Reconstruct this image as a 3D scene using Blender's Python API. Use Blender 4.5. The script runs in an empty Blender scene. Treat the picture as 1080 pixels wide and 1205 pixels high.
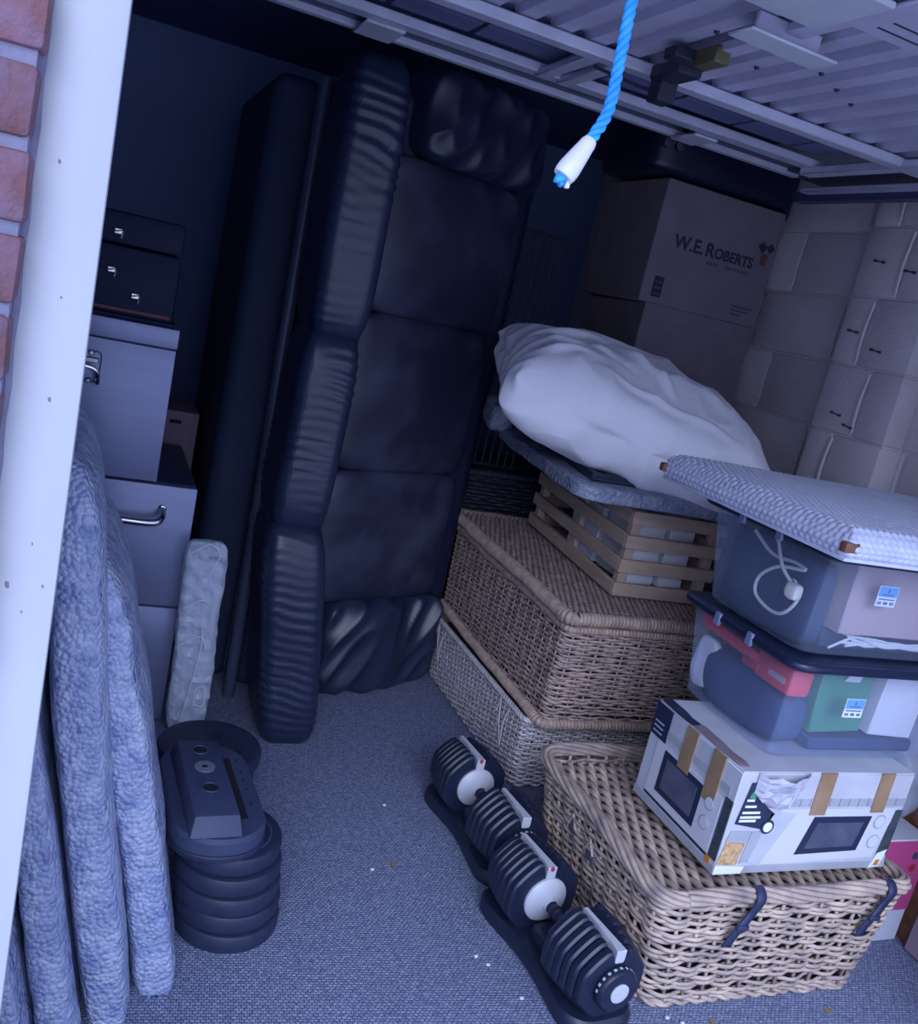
import bpy, bmesh, math, random
import numpy as np
from mathutils import Matrix, Vector
random.seed(7); rng = np.random.default_rng(7)
PI = math.pi
scene = bpy.context.scene
C = scene.collection

# ------------------------------------------------------------------ camera
YAW, PITCH, ROLL, CAM_H = math.radians(23.6), math.radians(12.7), math.radians(12.9), 1.5
fw = Vector((math.sin(YAW)*math.cos(PITCH), math.cos(YAW)*math.cos(PITCH), -math.sin(PITCH)))
r0 = Vector((math.cos(YAW), -math.sin(YAW), 0)); u0 = r0.cross(fw)
rt = r0*math.cos(ROLL) + u0*math.sin(ROLL); up = u0*math.cos(ROLL) - r0*math.sin(ROLL)
cam_d = bpy.data.cameras.new('camera'); cam = bpy.data.objects.new('camera', cam_d); C.objects.link(cam)
cam_d.sensor_fit = 'HORIZONTAL'; cam_d.sensor_width = 36; cam_d.lens = 36; cam_d.clip_start = .02
cam.matrix_world = Matrix(((rt.x, up.x, -fw.x, 0), (rt.y, up.y, -fw.y, 0), (rt.z, up.z, -fw.z, CAM_H), (0, 0, 0, 1)))
scene.camera = cam

# ------------------------------------------------------------------ sky light and exposure
world = bpy.data.worlds.new('overcast_sky'); scene.world = world; world.use_nodes = True
bg = world.node_tree.nodes['Background']; bg.inputs[0].default_value = (.53, .65, 1.0, 1); bg.inputs[1].default_value = 1.15
sun_d = bpy.data.lights.new('hazy_daylight', 'SUN'); sun_d.energy = 1.9; sun_d.angle = math.radians(42); sun_d.color = (.66, .76, 1)
sun = bpy.data.objects.new('hazy_daylight', sun_d); C.objects.link(sun)
sun.rotation_euler = Vector((.28, .80, -.56)).to_track_quat('-Z', 'Y').to_euler()
vs = scene.view_settings; vs.view_transform = 'Standard'; vs.look = 'None'; vs.gamma = 1; vs.use_curve_mapping = False
vs.exposure = .65

# ------------------------------------------------------------------ materials
def cool(c):
    """tints dark neutral colours blue, painting the hazy blue veil into them"""
    if max(c)-min(c) > .55*max(c): return c
    k = min(1, sum(c)/3/.35); return (c[0]*(.70+.30*k), c[1]*(.90+.10*k), c[2]*(1.75-.65*k))
def mat(name, c, rough=.6, c2=None, scale=20., detail=4., bump=0., bscale=None, metallic=0., spec=.5, stretch=(1, 1, 1), rnd=0., bdist=.004, contrast=(.35, .65), sheen=0.):
    c = cool(c); c2 = cool(c2) if c2 is not None else None
    m = bpy.data.materials.new(name); m.use_nodes = True; n = m.node_tree.nodes; l = m.node_tree.links
    b = n['Principled BSDF']; b.inputs['Roughness'].default_value = rough; b.inputs['Metallic'].default_value = metallic
    b.inputs['Specular IOR Level'].default_value = spec; b.inputs['Base Color'].default_value = (*c, 1)
    if sheen: b.inputs['Sheen Weight'].default_value = sheen
    tc = n.new('ShaderNodeTexCoord'); mp = n.new('ShaderNodeMapping'); mp.inputs['Scale'].default_value = stretch
    l.new(tc.outputs['Object'], mp.inputs[0]); out = None
    if c2 is not None:
        t = n.new('ShaderNodeTexNoise'); t.inputs['Scale'].default_value = scale; t.inputs['Detail'].default_value = detail
        l.new(mp.outputs[0], t.inputs['Vector'])
        r = n.new('ShaderNodeMapRange'); r.inputs[1].default_value = contrast[0]; r.inputs[2].default_value = contrast[1]; l.new(t.outputs['Fac'], r.inputs[0])
        x = n.new('ShaderNodeMix'); x.data_type = 'RGBA'; x.inputs[6].default_value = (*c, 1); x.inputs[7].default_value = (*c2, 1)
        l.new(r.outputs[0], x.inputs[0]); out = x.outputs[2]; l.new(out, b.inputs['Base Color'])
    if rnd:
        oi = n.new('ShaderNodeObjectInfo'); r = n.new('ShaderNodeMapRange'); r.inputs[3].default_value = 1-rnd; r.inputs[4].default_value = 1+rnd
        l.new(oi.outputs['Random'], r.inputs[0]); h = n.new('ShaderNodeHueSaturation'); l.new(r.outputs[0], h.inputs['Value'])
        if out: l.new(out, h.inputs['Color'])
        else: h.inputs['Color'].default_value = (*c, 1)
        l.new(h.outputs[0], b.inputs['Base Color'])
    if bump:
        t = n.new('ShaderNodeTexNoise'); t.inputs['Scale'].default_value = bscale or scale; t.inputs['Detail'].default_value = 5; l.new(mp.outputs[0], t.inputs['Vector'])
        bp = n.new('ShaderNodeBump'); bp.inputs['Strength'].default_value = bump; bp.inputs['Distance'].default_value = bdist
        l.new(t.outputs['Fac'], bp.inputs['Height']); l.new(bp.outputs[0], b.inputs['Normal'])
    return m

def clear(name, c, opacity, rough=.15):
    m = bpy.data.materials.new(name); m.use_nodes = True; n = m.node_tree.nodes; l = m.node_tree.links
    b = n['Principled BSDF']; b.inputs['Base Color'].default_value = (*c, 1); b.inputs['Roughness'].default_value = rough
    t = n.new('ShaderNodeBsdfTransparent'); t.inputs[0].default_value = (.93, .95, 1, 1)
    x = n.new('ShaderNodeMixShader'); x.inputs[0].default_value = opacity
    l.new(t.outputs[0], x.inputs[1]); l.new(b.outputs[0], x.inputs[2]); l.new(x.outputs[0], n['Material Output'].inputs[0])
    return m

def carpet_mat():
    m = mat('carpet', (.20, .23, .33), 1, (.38, .41, .52), 130, 3, spec=.1)
    n = m.node_tree.nodes; l = m.node_tree.links; b = n['Principled BSDF']
    tc = n.new('ShaderNodeTexCoord')
    br = n.new('ShaderNodeTexBrick'); br.offset = .5; br.inputs['Scale'].default_value = 1; br.inputs['Mortar Size'].default_value = .0011
    br.inputs['Brick Width'].default_value = .011; br.inputs['Row Height'].default_value = .0075; br.inputs['Mortar Smooth'].default_value = .6
    br.inputs['Color1'].default_value = (1, 1, 1, 1); br.inputs['Color2'].default_value = (.72, .72, .72, 1); br.inputs['Mortar'].default_value = (.32, .32, .34, 1)
    mp = n.new('ShaderNodeMapping'); mp.inputs['Rotation'].default_value = (0, 0, .12); l.new(tc.outputs['Object'], mp.inputs[0])
    ns = n.new('ShaderNodeTexNoise'); ns.inputs['Scale'].default_value = 90; l.new(tc.outputs['Object'], ns.inputs['Vector'])
    ad = n.new('ShaderNodeVectorMath'); ad.operation = 'MULTIPLY_ADD'; ad.inputs[1].default_value = (.004, .004, 0); l.new(ns.outputs['Color'], ad.inputs[0]); l.new(mp.outputs[0], ad.inputs[2])
    l.new(ad.outputs[0], br.inputs['Vector'])
    big = n.new('ShaderNodeTexNoise'); big.inputs['Scale'].default_value = 5; l.new(tc.outputs['Object'], big.inputs['Vector'])
    src = b.inputs['Base Color'].links[0].from_socket
    x = n.new('ShaderNodeMix'); x.data_type = 'RGBA'; x.blend_type = 'MULTIPLY'; x.inputs[0].default_value = 1
    l.new(src, x.inputs[6]); l.new(br.outputs['Color'], x.inputs[7]); l.new(x.outputs[2], b.inputs['Base Color'])
    bp = n.new('ShaderNodeBump'); bp.inputs['Strength'].default_value = .9; bp.inputs['Distance'].default_value = .004
    l.new(br.outputs['Color'], bp.inputs['Height']); l.new(bp.outputs[0], b.inputs['Normal'])
    return m

def wrap_mat(name, c, c2, vscale, strength, rough=.3, rand=1.):
    m = mat(name, c, rough, c2, 24, 6, contrast=(.3, .7)); n = m.node_tree.nodes; l = m.node_tree.links; b = n['Principled BSDF']
    tc = n.new('ShaderNodeTexCoord'); v = n.new('ShaderNodeTexVoronoi'); v.inputs['Scale'].default_value = vscale; v.inputs['Randomness'].default_value = rand
    l.new(tc.outputs['Object'], v.inputs['Vector'])
    ns = n.new('ShaderNodeTexNoise'); ns.inputs['Scale'].default_value = 14; ns.inputs['Detail'].default_value = 8; ns.inputs['Distortion'].default_value = 1.5; l.new(tc.outputs['Object'], ns.inputs['Vector'])
    s = n.new('ShaderNodeMath'); s.operation = 'MULTIPLY_ADD'; s.inputs[1].default_value = -.6; l.new(v.outputs['Distance'], s.inputs[0]); l.new(ns.outputs['Fac'], s.inputs[2])
    bp = n.new('ShaderNodeBump'); bp.inputs['Strength'].default_value = strength; bp.inputs['Distance'].default_value = .01
    l.new(s.outputs[0], bp.inputs['Height']); l.new(bp.outputs[0], b.inputs['Normal'])
    return m

K = dict(
    carpet=carpet_mat(),
    drive=mat('concrete_drive', (.56, .56, .56), .9, (.48, .48, .48), 12, bump=.4, bscale=80),
    brick=mat('red_brick', (.155, .060, .058), .9, (.21, .105, .10), 30, 6, bump=1, bscale=60, rnd=.22, bdist=.006),
    mortar=mat('mortar', (.235, .205, .215), .95, (.18, .16, .165), 40, bump=.8, bscale=90),
    block=mat('cream_painted_block', (.66, .60, .57), .85, (.61, .555, .525), 9, bump=.55, bscale=70, rnd=.03),
    jamb=mat('white_painted_timber', (.47, .485, .51), .45, (.41, .42, .435), 6, 8, bump=.12, bscale=18, stretch=(1, 1, .25)),
    dirt=mat('grime', (.22, .19, .17), .9),
    dark=mat('dark_wall_blue_haze', (.22, .30, .56), .8, (.20, .27, .52), 3),  # blue haze of the deep interior is put into the wall colour
    ceil=mat('dark_roof_board', (.13, .145, .20), .8, (.11, .12, .17), 5),
    board=mat('dull_grey_board', (.16, .15, .19), .8, (.13, .125, .16), 6),
    steel=mat('primed_door_steel', (.52, .50, .60), .5, (.45, .435, .52), 7, bump=.06, bscale=20, metallic=.1),
    rail=mat('galvanised_rail', (.62, .62, .68), .4, (.52, .52, .58), 14, metallic=.15),
    pale=mat('pale_angle_plate', (.56, .58, .60), .45, (.48, .50, .52), 10),
    black_metal=mat('black_lock_metal', (.02, .021, .024), .5),
    brass=mat('tarnished_brass', (.16, .14, .07), .5, metallic=.5),
    leather=mat('black_leather', (.020, .023, .030), .36, (.030, .033, .042), 6, bump=.25, bscale=140, bdist=.0015),
    leather_worn=mat('worn_black_leather', (.024, .025, .031), .48, (.085, .078, .080), 4, 8, bump=.3, bscale=120, bdist=.0015, contrast=(.45, .7)),
    black_cloth=mat('black_base_cloth', (.016, .028, .070), .75, (.020, .034, .082), 6),
    black_pipe=mat('black_pipe', (.055, .072, .13), .38),
    cabinet=mat('grey_enamel_steel', (.25, .26, .34), .33, (.23, .24, .31), 5, stretch=(1, 1, 6), metallic=.25),
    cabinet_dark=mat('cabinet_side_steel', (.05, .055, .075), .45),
    chrome=mat('brushed_chrome', (.62, .60, .55), .22, metallic=1),
    case=mat('black_vinyl_case', (.013, .018, .028), .6, spec=.2),
    red_trim=mat('dark_red_trim', (.12, .012, .03), .5),
    card=mat('brown_cardboard', (.27, .19, .165), .9, (.24, .165, .145), 8),
    card_ink=mat('navy_print', (.03, .035, .07), .9), card_ink2=mat('maroon_print', (.16, .06, .08), .9), card_ink3=mat('faded_print', (.15, .09, .10), .9),
    wick_brown=mat('brown_wicker', (.56, .41, .32), .55, (.30, .205, .155), 25, 5, stretch=(1, 1, 1), contrast=(.3, .7), bump=.3, bscale=150, bdist=.002),
    wick_tan=mat('tan_wicker_binding', (.54, .39, .28), .55, (.34, .23, .16), 40, 3, contrast=(.3, .7)),
    wick_grey=mat('grey_washed_wicker', (.70, .65, .63), .6, (.44, .40, .39), 30, 4, contrast=(.3, .7)),
    willow=mat('willow', (.62, .48, .36), .5, (.27, .195, .14), 16, 5, contrast=(.3, .72), bump=.3, bscale=120, bdist=.002),
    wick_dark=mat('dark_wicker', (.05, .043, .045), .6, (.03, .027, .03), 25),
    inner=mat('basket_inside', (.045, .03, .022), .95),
    strap=mat('dark_leather_strap', (.035, .035, .055), .6), buckle=mat('grey_buckle', (.25, .28, .36), .35, metallic=.6),
    cord=mat('pale_cord', (.5, .47, .45), .8),
    pine=mat('pale_pine', (.54, .40, .29), .6, (.45, .32, .22), 8, 6, stretch=(1, 1, 5), bump=.1),
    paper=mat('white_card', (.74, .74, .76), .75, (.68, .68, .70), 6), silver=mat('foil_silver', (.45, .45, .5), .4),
    wrap=wrap_mat('bubble_wrap', (.62, .65, .74), (.52, .55, .65), 70, .12),
    wrap_blue=wrap_mat('milky_bubble_wrap', (.45, .50, .62), (.22, .265, .40), 105, 1.0, .26),
    wrap_grey=wrap_mat('grey_bubble_wrap', (.34, .36, .40), (.20, .22, .26), 80, .8),
    wood_corner=mat('brown_wood_corner', (.20, .085, .05), .5, (.13, .05, .03), 30),
    linen=mat('white_cotton', (.82, .80, .80), .85, (.79, .77, .77), 5, bump=.45, bscale=12, bdist=.015, sheen=.2),
    tub=clear('clear_plastic_tub', (.55, .66, .95), .15, .12), bag=clear('clear_polythene', (.60, .68, .85), .45, .12), strip=clear('crumpled_clear_film', (.74, .82, 1.0), .45, .08),
    lid=mat('black_tub_lid', (.018, .022, .032), .3), clip=mat('grey_clip', (.2, .22, .28), .4),
    navy=mat('navy_fabric', (.04, .06, .13), .85, (.03, .045, .10), 12, bump=.4, bscale=25, bdist=.01),
    slate=mat('slate_fabric', (.055, .07, .11), .8, (.045, .06, .09), 12, bump=.4, bscale=20, bdist=.01),
    pinkcard=mat('pinkish_card', (.50, .38, .36), .85, (.46, .34, .33), 5), cable=mat('cream_cable', (.72, .69, .62), .45), white_plastic=mat('white_plastic', (.75, .75, .75), .4),
    sticker_blue=mat('sticker_blue', (.12, .42, .80), .6), sticker=mat('sticker_white', (.82, .84, .86), .6), ink=mat('grey_ink', (.10, .15, .22), .8),
    red=mat('red_plastic', (.70, .055, .085), .4), red2=mat('red_plastic_dark', (.42, .03, .06), .45), green=mat('green_card', (.06, .27, .17), .6),
    mwhite=mat('printed_white', (.56, .57, .60), .5, (.48, .49, .52), 8), mgrey=mat('printed_grey', (.42, .43, .45), .5, (.36, .37, .40), 14), mblack=mat('printed_black', (.025, .028, .04), .45),
    mglass=mat('printed_dark_glass', (.13, .12, .12), .4, (.08, .075, .075), 12), mgreen=mat('printed_dark_green', (.035, .045, .035), .5, (.07, .075, .055), 30),
    mknob=mat('printed_knob', (.62, .63, .66), .5), orange=mat('printed_orange', (.62, .24, .04), .5), pasta=mat('printed_pasta', (.66, .44, .24), .6, (.40, .22, .10), 90, 3),
    tape=mat('brown_parcel_tape', (.36, .24, .16), .35, (.29, .19, .10), 15),
    rubber=mat('black_rubber', (.022, .024, .032), .52, (.028, .030, .040), 30, bump=.2, bscale=120, bdist=.001), rubber_grey=mat('dark_grey_rubber', (.062, .064, .080), .55, (.052, .054, .068), 20),
    hole=mat('black_hole', (.006, .006, .008), .9), ring=mat('grey_metal_ring', (.26, .29, .33), .4, metallic=.4),
    db_black=mat('dumbbell_black', (.014, .016, .022), .42, (.019, .021, .028), 40), db_grey=mat('dumbbell_grey', (.50, .51, .54), .4), db_red=mat('red_dot', (.5, .03, .05), .5),
    rope=mat('bright_blue_rope', (.02, .33, .88), .5, (.05, .45, .95), 60), ferrule=mat('white_ferrule', (.82, .80, .80), .4),
    pink=mat('magenta_box_print', (.52, .07, .24), .6), whitebox=mat('white_box', (.60, .63, .68), .7), leafbit=mat('dead_leaf', (.25, .17, .10), .9), fluff=mat('pale_fluff', (.65, .62, .6), .9),
    plastic_black=mat('black_plastic_sheet', (.012, .014, .024), .35),
)

# ------------------------------------------------------------------ geometry helpers
def nz(P, s, seed, k=5):
    r = np.random.default_rng(seed); o = np.zeros(len(P))
    for _ in range(k):
        d = r.normal(size=3); d /= np.linalg.norm(d); o += np.sin((P @ d)*s*r.uniform(.6, 1.6) + r.uniform(0, 6.28))
    return o/k
def join(*vfs):
    V = []; F = []; o = 0
    for v, f in vfs:
        V.append(np.asarray(v, float)); F += [tuple(i+o for i in q) for q in f]; o += len(v)
    return np.vstack(V), F
def move(vf, x=0, y=0, z=0): return vf[0]+np.array([x, y, z]), vf[1]
def rot(vf, ax, a, c=(0, 0, 0)):
    R = np.array(Matrix.Rotation(a, 3, ax)); c = np.array(c); return (vf[0]-c) @ R.T + c, vf[1]
def box(x0, y0, z0, x1, y1, z1):
    v = np.array([(x, y, z) for z in (z0, z1) for y in (y0, y1) for x in (x0, x1)], float)
    return v, [(0, 2, 3, 1), (4, 5, 7, 6), (0, 1, 5, 4), (2, 6, 7, 3), (0, 4, 6, 2), (1, 3, 7, 5)]
def rbox(x0, y0, z0, x1, y1, z1, b=.004, seg=1):
    bm = bmesh.new(); v, f = box(x0, y0, z0, x1, y1, z1); vs_ = [bm.verts.new(p) for p in v]
    for q in f: bm.faces.new([vs_[i] for i in q])
    bmesh.ops.bevel(bm, geom=bm.edges[:], offset=b, segments=seg, affect='EDGES', profile=.5)
    bm.verts.index_update(); V = np.array([p.co[:] for p in bm.verts]); F = [tuple(p.index for p in q.verts) for q in bm.faces]; bm.free(); return V, F
def prism(poly, z0, z1, b=0):
    n = len(poly); p = np.array(poly, float)
    if b:
        c = p.mean(0); ins = c+(p-c)*(1-b/np.maximum(np.linalg.norm(p-c, axis=1), 1e-6))[:, None]
        rings = [(ins, z0), (p, z0+b), (p, z1-b), (ins, z1)]
    else: rings = [(p, z0), (p, z1)]
    V = np.vstack([np.c_[q, np.full(n, z)] for q, z in rings]); F = [tuple(range(n))[::-1]]
    for k in range(len(rings)-1): F += [(k*n+i, k*n+(i+1) % n, (k+1)*n+(i+1) % n, (k+1)*n+i) for i in range(n)]
    F.append(tuple((len(rings)-1)*n+i for i in range(n))); return V, F
def lathe(prof, seg=32):
    a = np.linspace(0, 2*PI, seg, endpoint=False); n = len(prof)
    V = np.array([(r*math.cos(t), r*math.sin(t), z) for r, z in prof for t in a])
    F = [(k*seg+i, k*seg+(i+1) % seg, (k+1)*seg+(i+1) % seg, (k+1)*seg+i) for k in range(n-1) for i in range(seg)]
    F += [tuple(range(seg))[::-1], tuple((n-1)*seg+i for i in range(seg))]; return V, F
def tube(path, r, sides=6, closed=False, cap=True):
    P = np.asarray(path, float); n = len(P); r = np.broadcast_to(np.asarray(r, float), (n,))
    T = (np.roll(P, -1, 0)-np.roll(P, 1, 0)) if closed else np.gradient(P, axis=0)
    T /= np.linalg.norm(T, axis=1)[:, None]+1e-12
    a = np.array([0, 0, 1.]) if abs(T[0][2]) < .9 else np.array([1., 0, 0]); N = np.zeros_like(P); u = np.cross(T[0], a); u /= np.linalg.norm(u); N[0] = u
    for i in range(1, n):
        u = N[i-1]-T[i]*(N[i-1] @ T[i]); N[i] = u/(np.linalg.norm(u)+1e-12)
    B = np.cross(T, N); t = np.linspace(0, 2*PI, sides, endpoint=False)
    V = (P[:, None]+r[:, None, None]*(np.cos(t)[None, :, None]*N[:, None]+np.sin(t)[None, :, None]*B[:, None])).reshape(-1, 3)
    F = [(i*sides+j, i*sides+(j+1) % sides, (i+1) % n*sides+(j+1) % sides, (i+1) % n*sides+j) for i in range(n if closed else n-1) for j in range(sides)]
    if cap and not closed: F += [tuple(range(sides))[::-1], tuple((n-1)*sides+j for j in range(sides))]
    return V, F
def smooth_path(pts, n=40):
    P = np.asarray(pts, float); Q = np.vstack([2*P[0]-P[1], P, 2*P[-1]-P[-2]]); out = []
    m = len(P)-1
    for k in range(n+1):
        t = k/n*m; i = min(int(t), m-1); t -= i; a, b, c, d = Q[i:i+4]
        out.append(.5*(2*b+(c-a)*t+(2*a-5*b+4*c-d)*t*t+(3*b-a-3*c+d)*t**3))
    return np.array(out)
def twist(path, R, r, strands, pitch, sides=6, closed=False):
    P = np.asarray(path, float); T = np.gradient(P, axis=0); s = np.r_[0, np.cumsum(np.linalg.norm(np.diff(P, axis=0), axis=1))]
    T /= np.linalg.norm(T, axis=1)[:, None]; a = np.array([0, 0, 1.]) if abs(T[0][2]) < .9 else np.array([0, 1., 0])
    N = np.cross(T, a); N /= np.linalg.norm(N, axis=1)[:, None]; B = np.cross(T, N); o = []
    for k in range(strands):
        ph = 2*PI*s/pitch+2*PI*k/strands; o.append(tube(P+R*(np.cos(ph)[:, None]*N+np.sin(ph)[:, None]*B), r, sides, closed))
    return join(*o)
def cubegrid(n):
    g = np.linspace(-1, 1, n+1); V = []; F = []
    for ax in range(3):
        for s in (-1, 1):
            o = len(V)
            for i in range(n+1):
                for j in range(n+1):
                    p = [0, 0, 0]; p[ax] = s; p[(ax+1) % 3] = g[i]; p[(ax+2) % 3] = g[j]; V.append(p)
            for i in range(n):
                for j in range(n):
                    q = (o+i*(n+1)+j, o+(i+1)*(n+1)+j, o+(i+1)*(n+1)+j+1, o+i*(n+1)+j+1); F.append(q if s > 0 else q[::-1])
    return np.array(V, float), F
def puff(sx, sy, sz, p=4., n=24, fn=None):
    V, F = cubegrid(n); p = np.broadcast_to(np.asarray(p, float), (3,)); pm = float(p.max())
    L = (np.abs(V)**pm).sum(1)**(1/pm); U = V/L[:, None]
    W = U*np.array([sx, sy, sz])/2
    if fn is not None: W = fn(W, U)
    return weld(W, F)
def weld(V, F, tol=1e-5):
    key = np.round(V/tol).astype(np.int64); _, idx, inv = np.unique(key, axis=0, return_index=True, return_inverse=True); inv = inv.ravel()
    return V[idx], [tuple(int(inv[i]) for i in q) for q in F]
def rrect(w, d, r, n):
    """n evenly spaced points and outward normals round a rounded rectangle centred at 0"""
    a, b = w/2-r, d/2-r; seg = [2*a, PI/2*r, 2*b, PI/2*r]*2; L = sum(seg); P = []; N = []
    cs = [(a, -b, -PI/2), (a, b, 0), (-a, b, PI/2), (-a, -b, PI)]; st = [(-a, -b-r, 1, 0), (a+r, -b, 0, 1), (a, b+r, -1, 0), (-a-r, b, 0, -1)]; nn = [(0, -1), (1, 0), (0, 1), (-1, 0)]
    for k in range(n):
        s = k/n*L; i = 0
        while s > seg[i] and i < 7: s -= seg[i]; i += 1
        q = i//2
        if i % 2 == 0: x, y, dx, dy = st[q]; P.append((x+dx*s, y+dy*s)); N.append(nn[q])
        else: cx, cy, a0 = cs[q]; t = a0+s/r; P.append((cx+r*math.cos(t), cy+r*math.sin(t))); N.append((math.cos(t), math.sin(t)))
    return np.array(P), np.array(N)
def ring_tube(P, N, z, off, rx, rz, sides=5):
    """closed flattened strand that follows points P (n,2), pushed out by off along N"""
    n = len(P); c = np.c_[P+N*off[:, None], z]; t = np.linspace(0, 2*PI, sides, endpoint=False)
    V = c[:, None]+np.cos(t)[None, :, None]*rx*np.c_[N, np.zeros(n)][:, None]+np.sin(t)[None, :, None]*np.array([0, 0, rz])
    F = [(i*sides+j, (i+1) % n*sides+j, (i+1) % n*sides+(j+1) % sides, i*sides+(j+1) % sides) for i in range(n) for j in range(sides)]
    return V.reshape(-1, 3), F
def weave(bot, top, z0, z1, rows, nst, r=.02, amp=.004, rx=.003, spp=4, jit=.0015, seed=1, wob=.002):
    rg = np.random.default_rng(seed); o = []; n = nst*spp; rz = (z1-z0)/rows*.60
    for i in range(rows):
        t = (i+.5)/rows; w = bot[0]+(top[0]-bot[0])*t; d = bot[1]+(top[1]-bot[1])*t; P, N = rrect(w, d, r, n)
        s = np.arange(n)/spp; off = amp*np.cos(PI*s+(i % 2)*PI)*rg.uniform(.8, 1.2)
        z = z0+(z1-z0)*t+rg.normal(0, jit)+wob*np.sin(2*PI*np.arange(n)/n*rg.integers(2, 6)+rg.uniform(0, 6))+rg.normal(0, .0006, n)
        o.append(ring_tube(P, N, z, off, rx, rz*rg.uniform(.85, 1.1)))
    return join(*o)
def stakes(bot, top, z0, z1, nst, r, rad=.003, spp=4, phase=0.):
    P0, _ = rrect(*bot, r, nst*spp); P1, _ = rrect(*top, r, nst*spp); o = []
    for k in range(nst): i = k*spp; o.append(tube([(*P0[i], z0), (*P1[i], z1)], rad, 5))
    return join(*o)
def flat_weave(w, d, z, nrow, nst, amp=.004, rad=.0035, seed=2):
    """weavers run along x, across ribs spaced in x"""
    rg = np.random.default_rng(seed); o = []; n = nst*4+1; x = np.linspace(-w/2, w/2, n)
    for i in range(nrow):
        y = -d/2+(i+.5)*d/nrow+rg.normal(0, .0008); zz = z+amp*np.cos(PI*np.arange(n)/4+(i % 2)*PI)
        o.append(tube(np.c_[x, np.full(n, y)+.0015*np.sin(x*20+i), zz], d/nrow*.5, 5))
    return join(*o)

# ------------------------------------------------------------------ object helpers
BASE = {}
def mesh_of(name, vf, m, smooth=True, angle=40):
    me = bpy.data.meshes.new(name); me.from_pydata([tuple(p) for p in vf[0]], [], vf[1]); me.materials.append(K[m] if isinstance(m, str) else m)
    me.update()
    if smooth:
        me.polygons.foreach_set('use_smooth', [True]*len(me.polygons))
        try: me.set_sharp_from_angle(angle=math.radians(angle))
        except Exception: pass
    return me
def obj(name, vf, m, parent=None, smooth=True, world=True, angle=40):
    v = np.asarray(vf[0], float)
    if parent is not None and world: v = v-BASE[parent.name]
    base = None
    if parent is None:
        base = np.array([(v[:, 0].min()+v[:, 0].max())/2, (v[:, 1].min()+v[:, 1].max())/2, v[:, 2].min()]); v = v-base
    o = bpy.data.objects.new(name, mesh_of(name, (v, vf[1]), m, smooth, angle)); C.objects.link(o)
    if parent is None: o.location = base; BASE[o.name] = base
    else: o.parent = parent; BASE[o.name] = BASE[parent.name]
    return o
def tag(o, label, cat=None, group=None, kind=None):
    o['label'] = label
    if cat: o['category'] = cat
    if group: o['group'] = group
    if kind: o['kind'] = kind
    return o
def thing(name, label, cat, loc, rotz=0, group=None):
    o = bpy.data.objects.new(name, None); o.empty_display_size = .05; C.objects.link(o); o.location = loc; o.rotation_euler[2] = rotz
    BASE[o.name] = np.array(loc, float); return tag(o, label, cat, group)
def struct(name, vf, m, label, **kw):
    o = obj(name, vf, m, **kw); tag(o, label, kind='structure'); return o
def inst(name, me, parent, loc, rotz=0):
    o = bpy.data.objects.new(name, me); C.objects.link(o); o.parent = parent; o.location = np.array(loc)-BASE[parent.name]; o.rotation_euler[2] = rotz; return o
def stuffpart(o): o['kind'] = 'stuff'; return o
def text(name, s, size, m, parent, M, extrude=.0004, bold=0., xs=1.):
    cu = bpy.data.curves.new(name, 'FONT'); cu.body = s; cu.size = size; cu.extrude = extrude; cu.offset = bold; cu.align_x = 'LEFT'
    t = bpy.data.objects.new(name+'_tmp', cu); C.objects.link(t); bpy.context.view_layer.update()
    me = bpy.data.meshes.new_from_object(t.evaluated_get(bpy.context.evaluated_depsgraph_get())); bpy.data.objects.remove(t)
    co = np.array([v.co[:] for v in me.vertices]); fs = [tuple(p.vertices) for p in me.polygons]; co[:, 0] *= xs
    co = np.c_[co, np.ones(len(co))] @ np.array(M).T
    return obj(name, (co[:, :3], fs), m, parent, smooth=False)
def front_M(x, y, z): return Matrix(((1, 0, 0, x), (0, 0, -1, y), (0, 1, 0, z), (0, 0, 0, 1)))   # reads from -y

# ------------------------------------------------------------------ the setting
XL, XR, YF, YB, ZC = -.36, 2.40, .93, 4.6, 2.36
struct('floor', box(XL, .98, -.04, 2.6, YB, 0), 'carpet', 'blue-grey looped carpet covering the garage floor')
struct('ground_drive', box(-6, -8, -.08, 8, .98, -.012), 'drive', 'pale concrete drive in front of the garage')
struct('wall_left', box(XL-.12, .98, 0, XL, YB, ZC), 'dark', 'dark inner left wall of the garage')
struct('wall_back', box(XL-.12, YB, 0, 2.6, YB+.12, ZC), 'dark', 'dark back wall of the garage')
struct('ceiling', box(XL-.2, .7, ZC, 2.7, YB+.12, ZC+.1), 'ceil', 'dark boarded ceiling of the garage')

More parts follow.
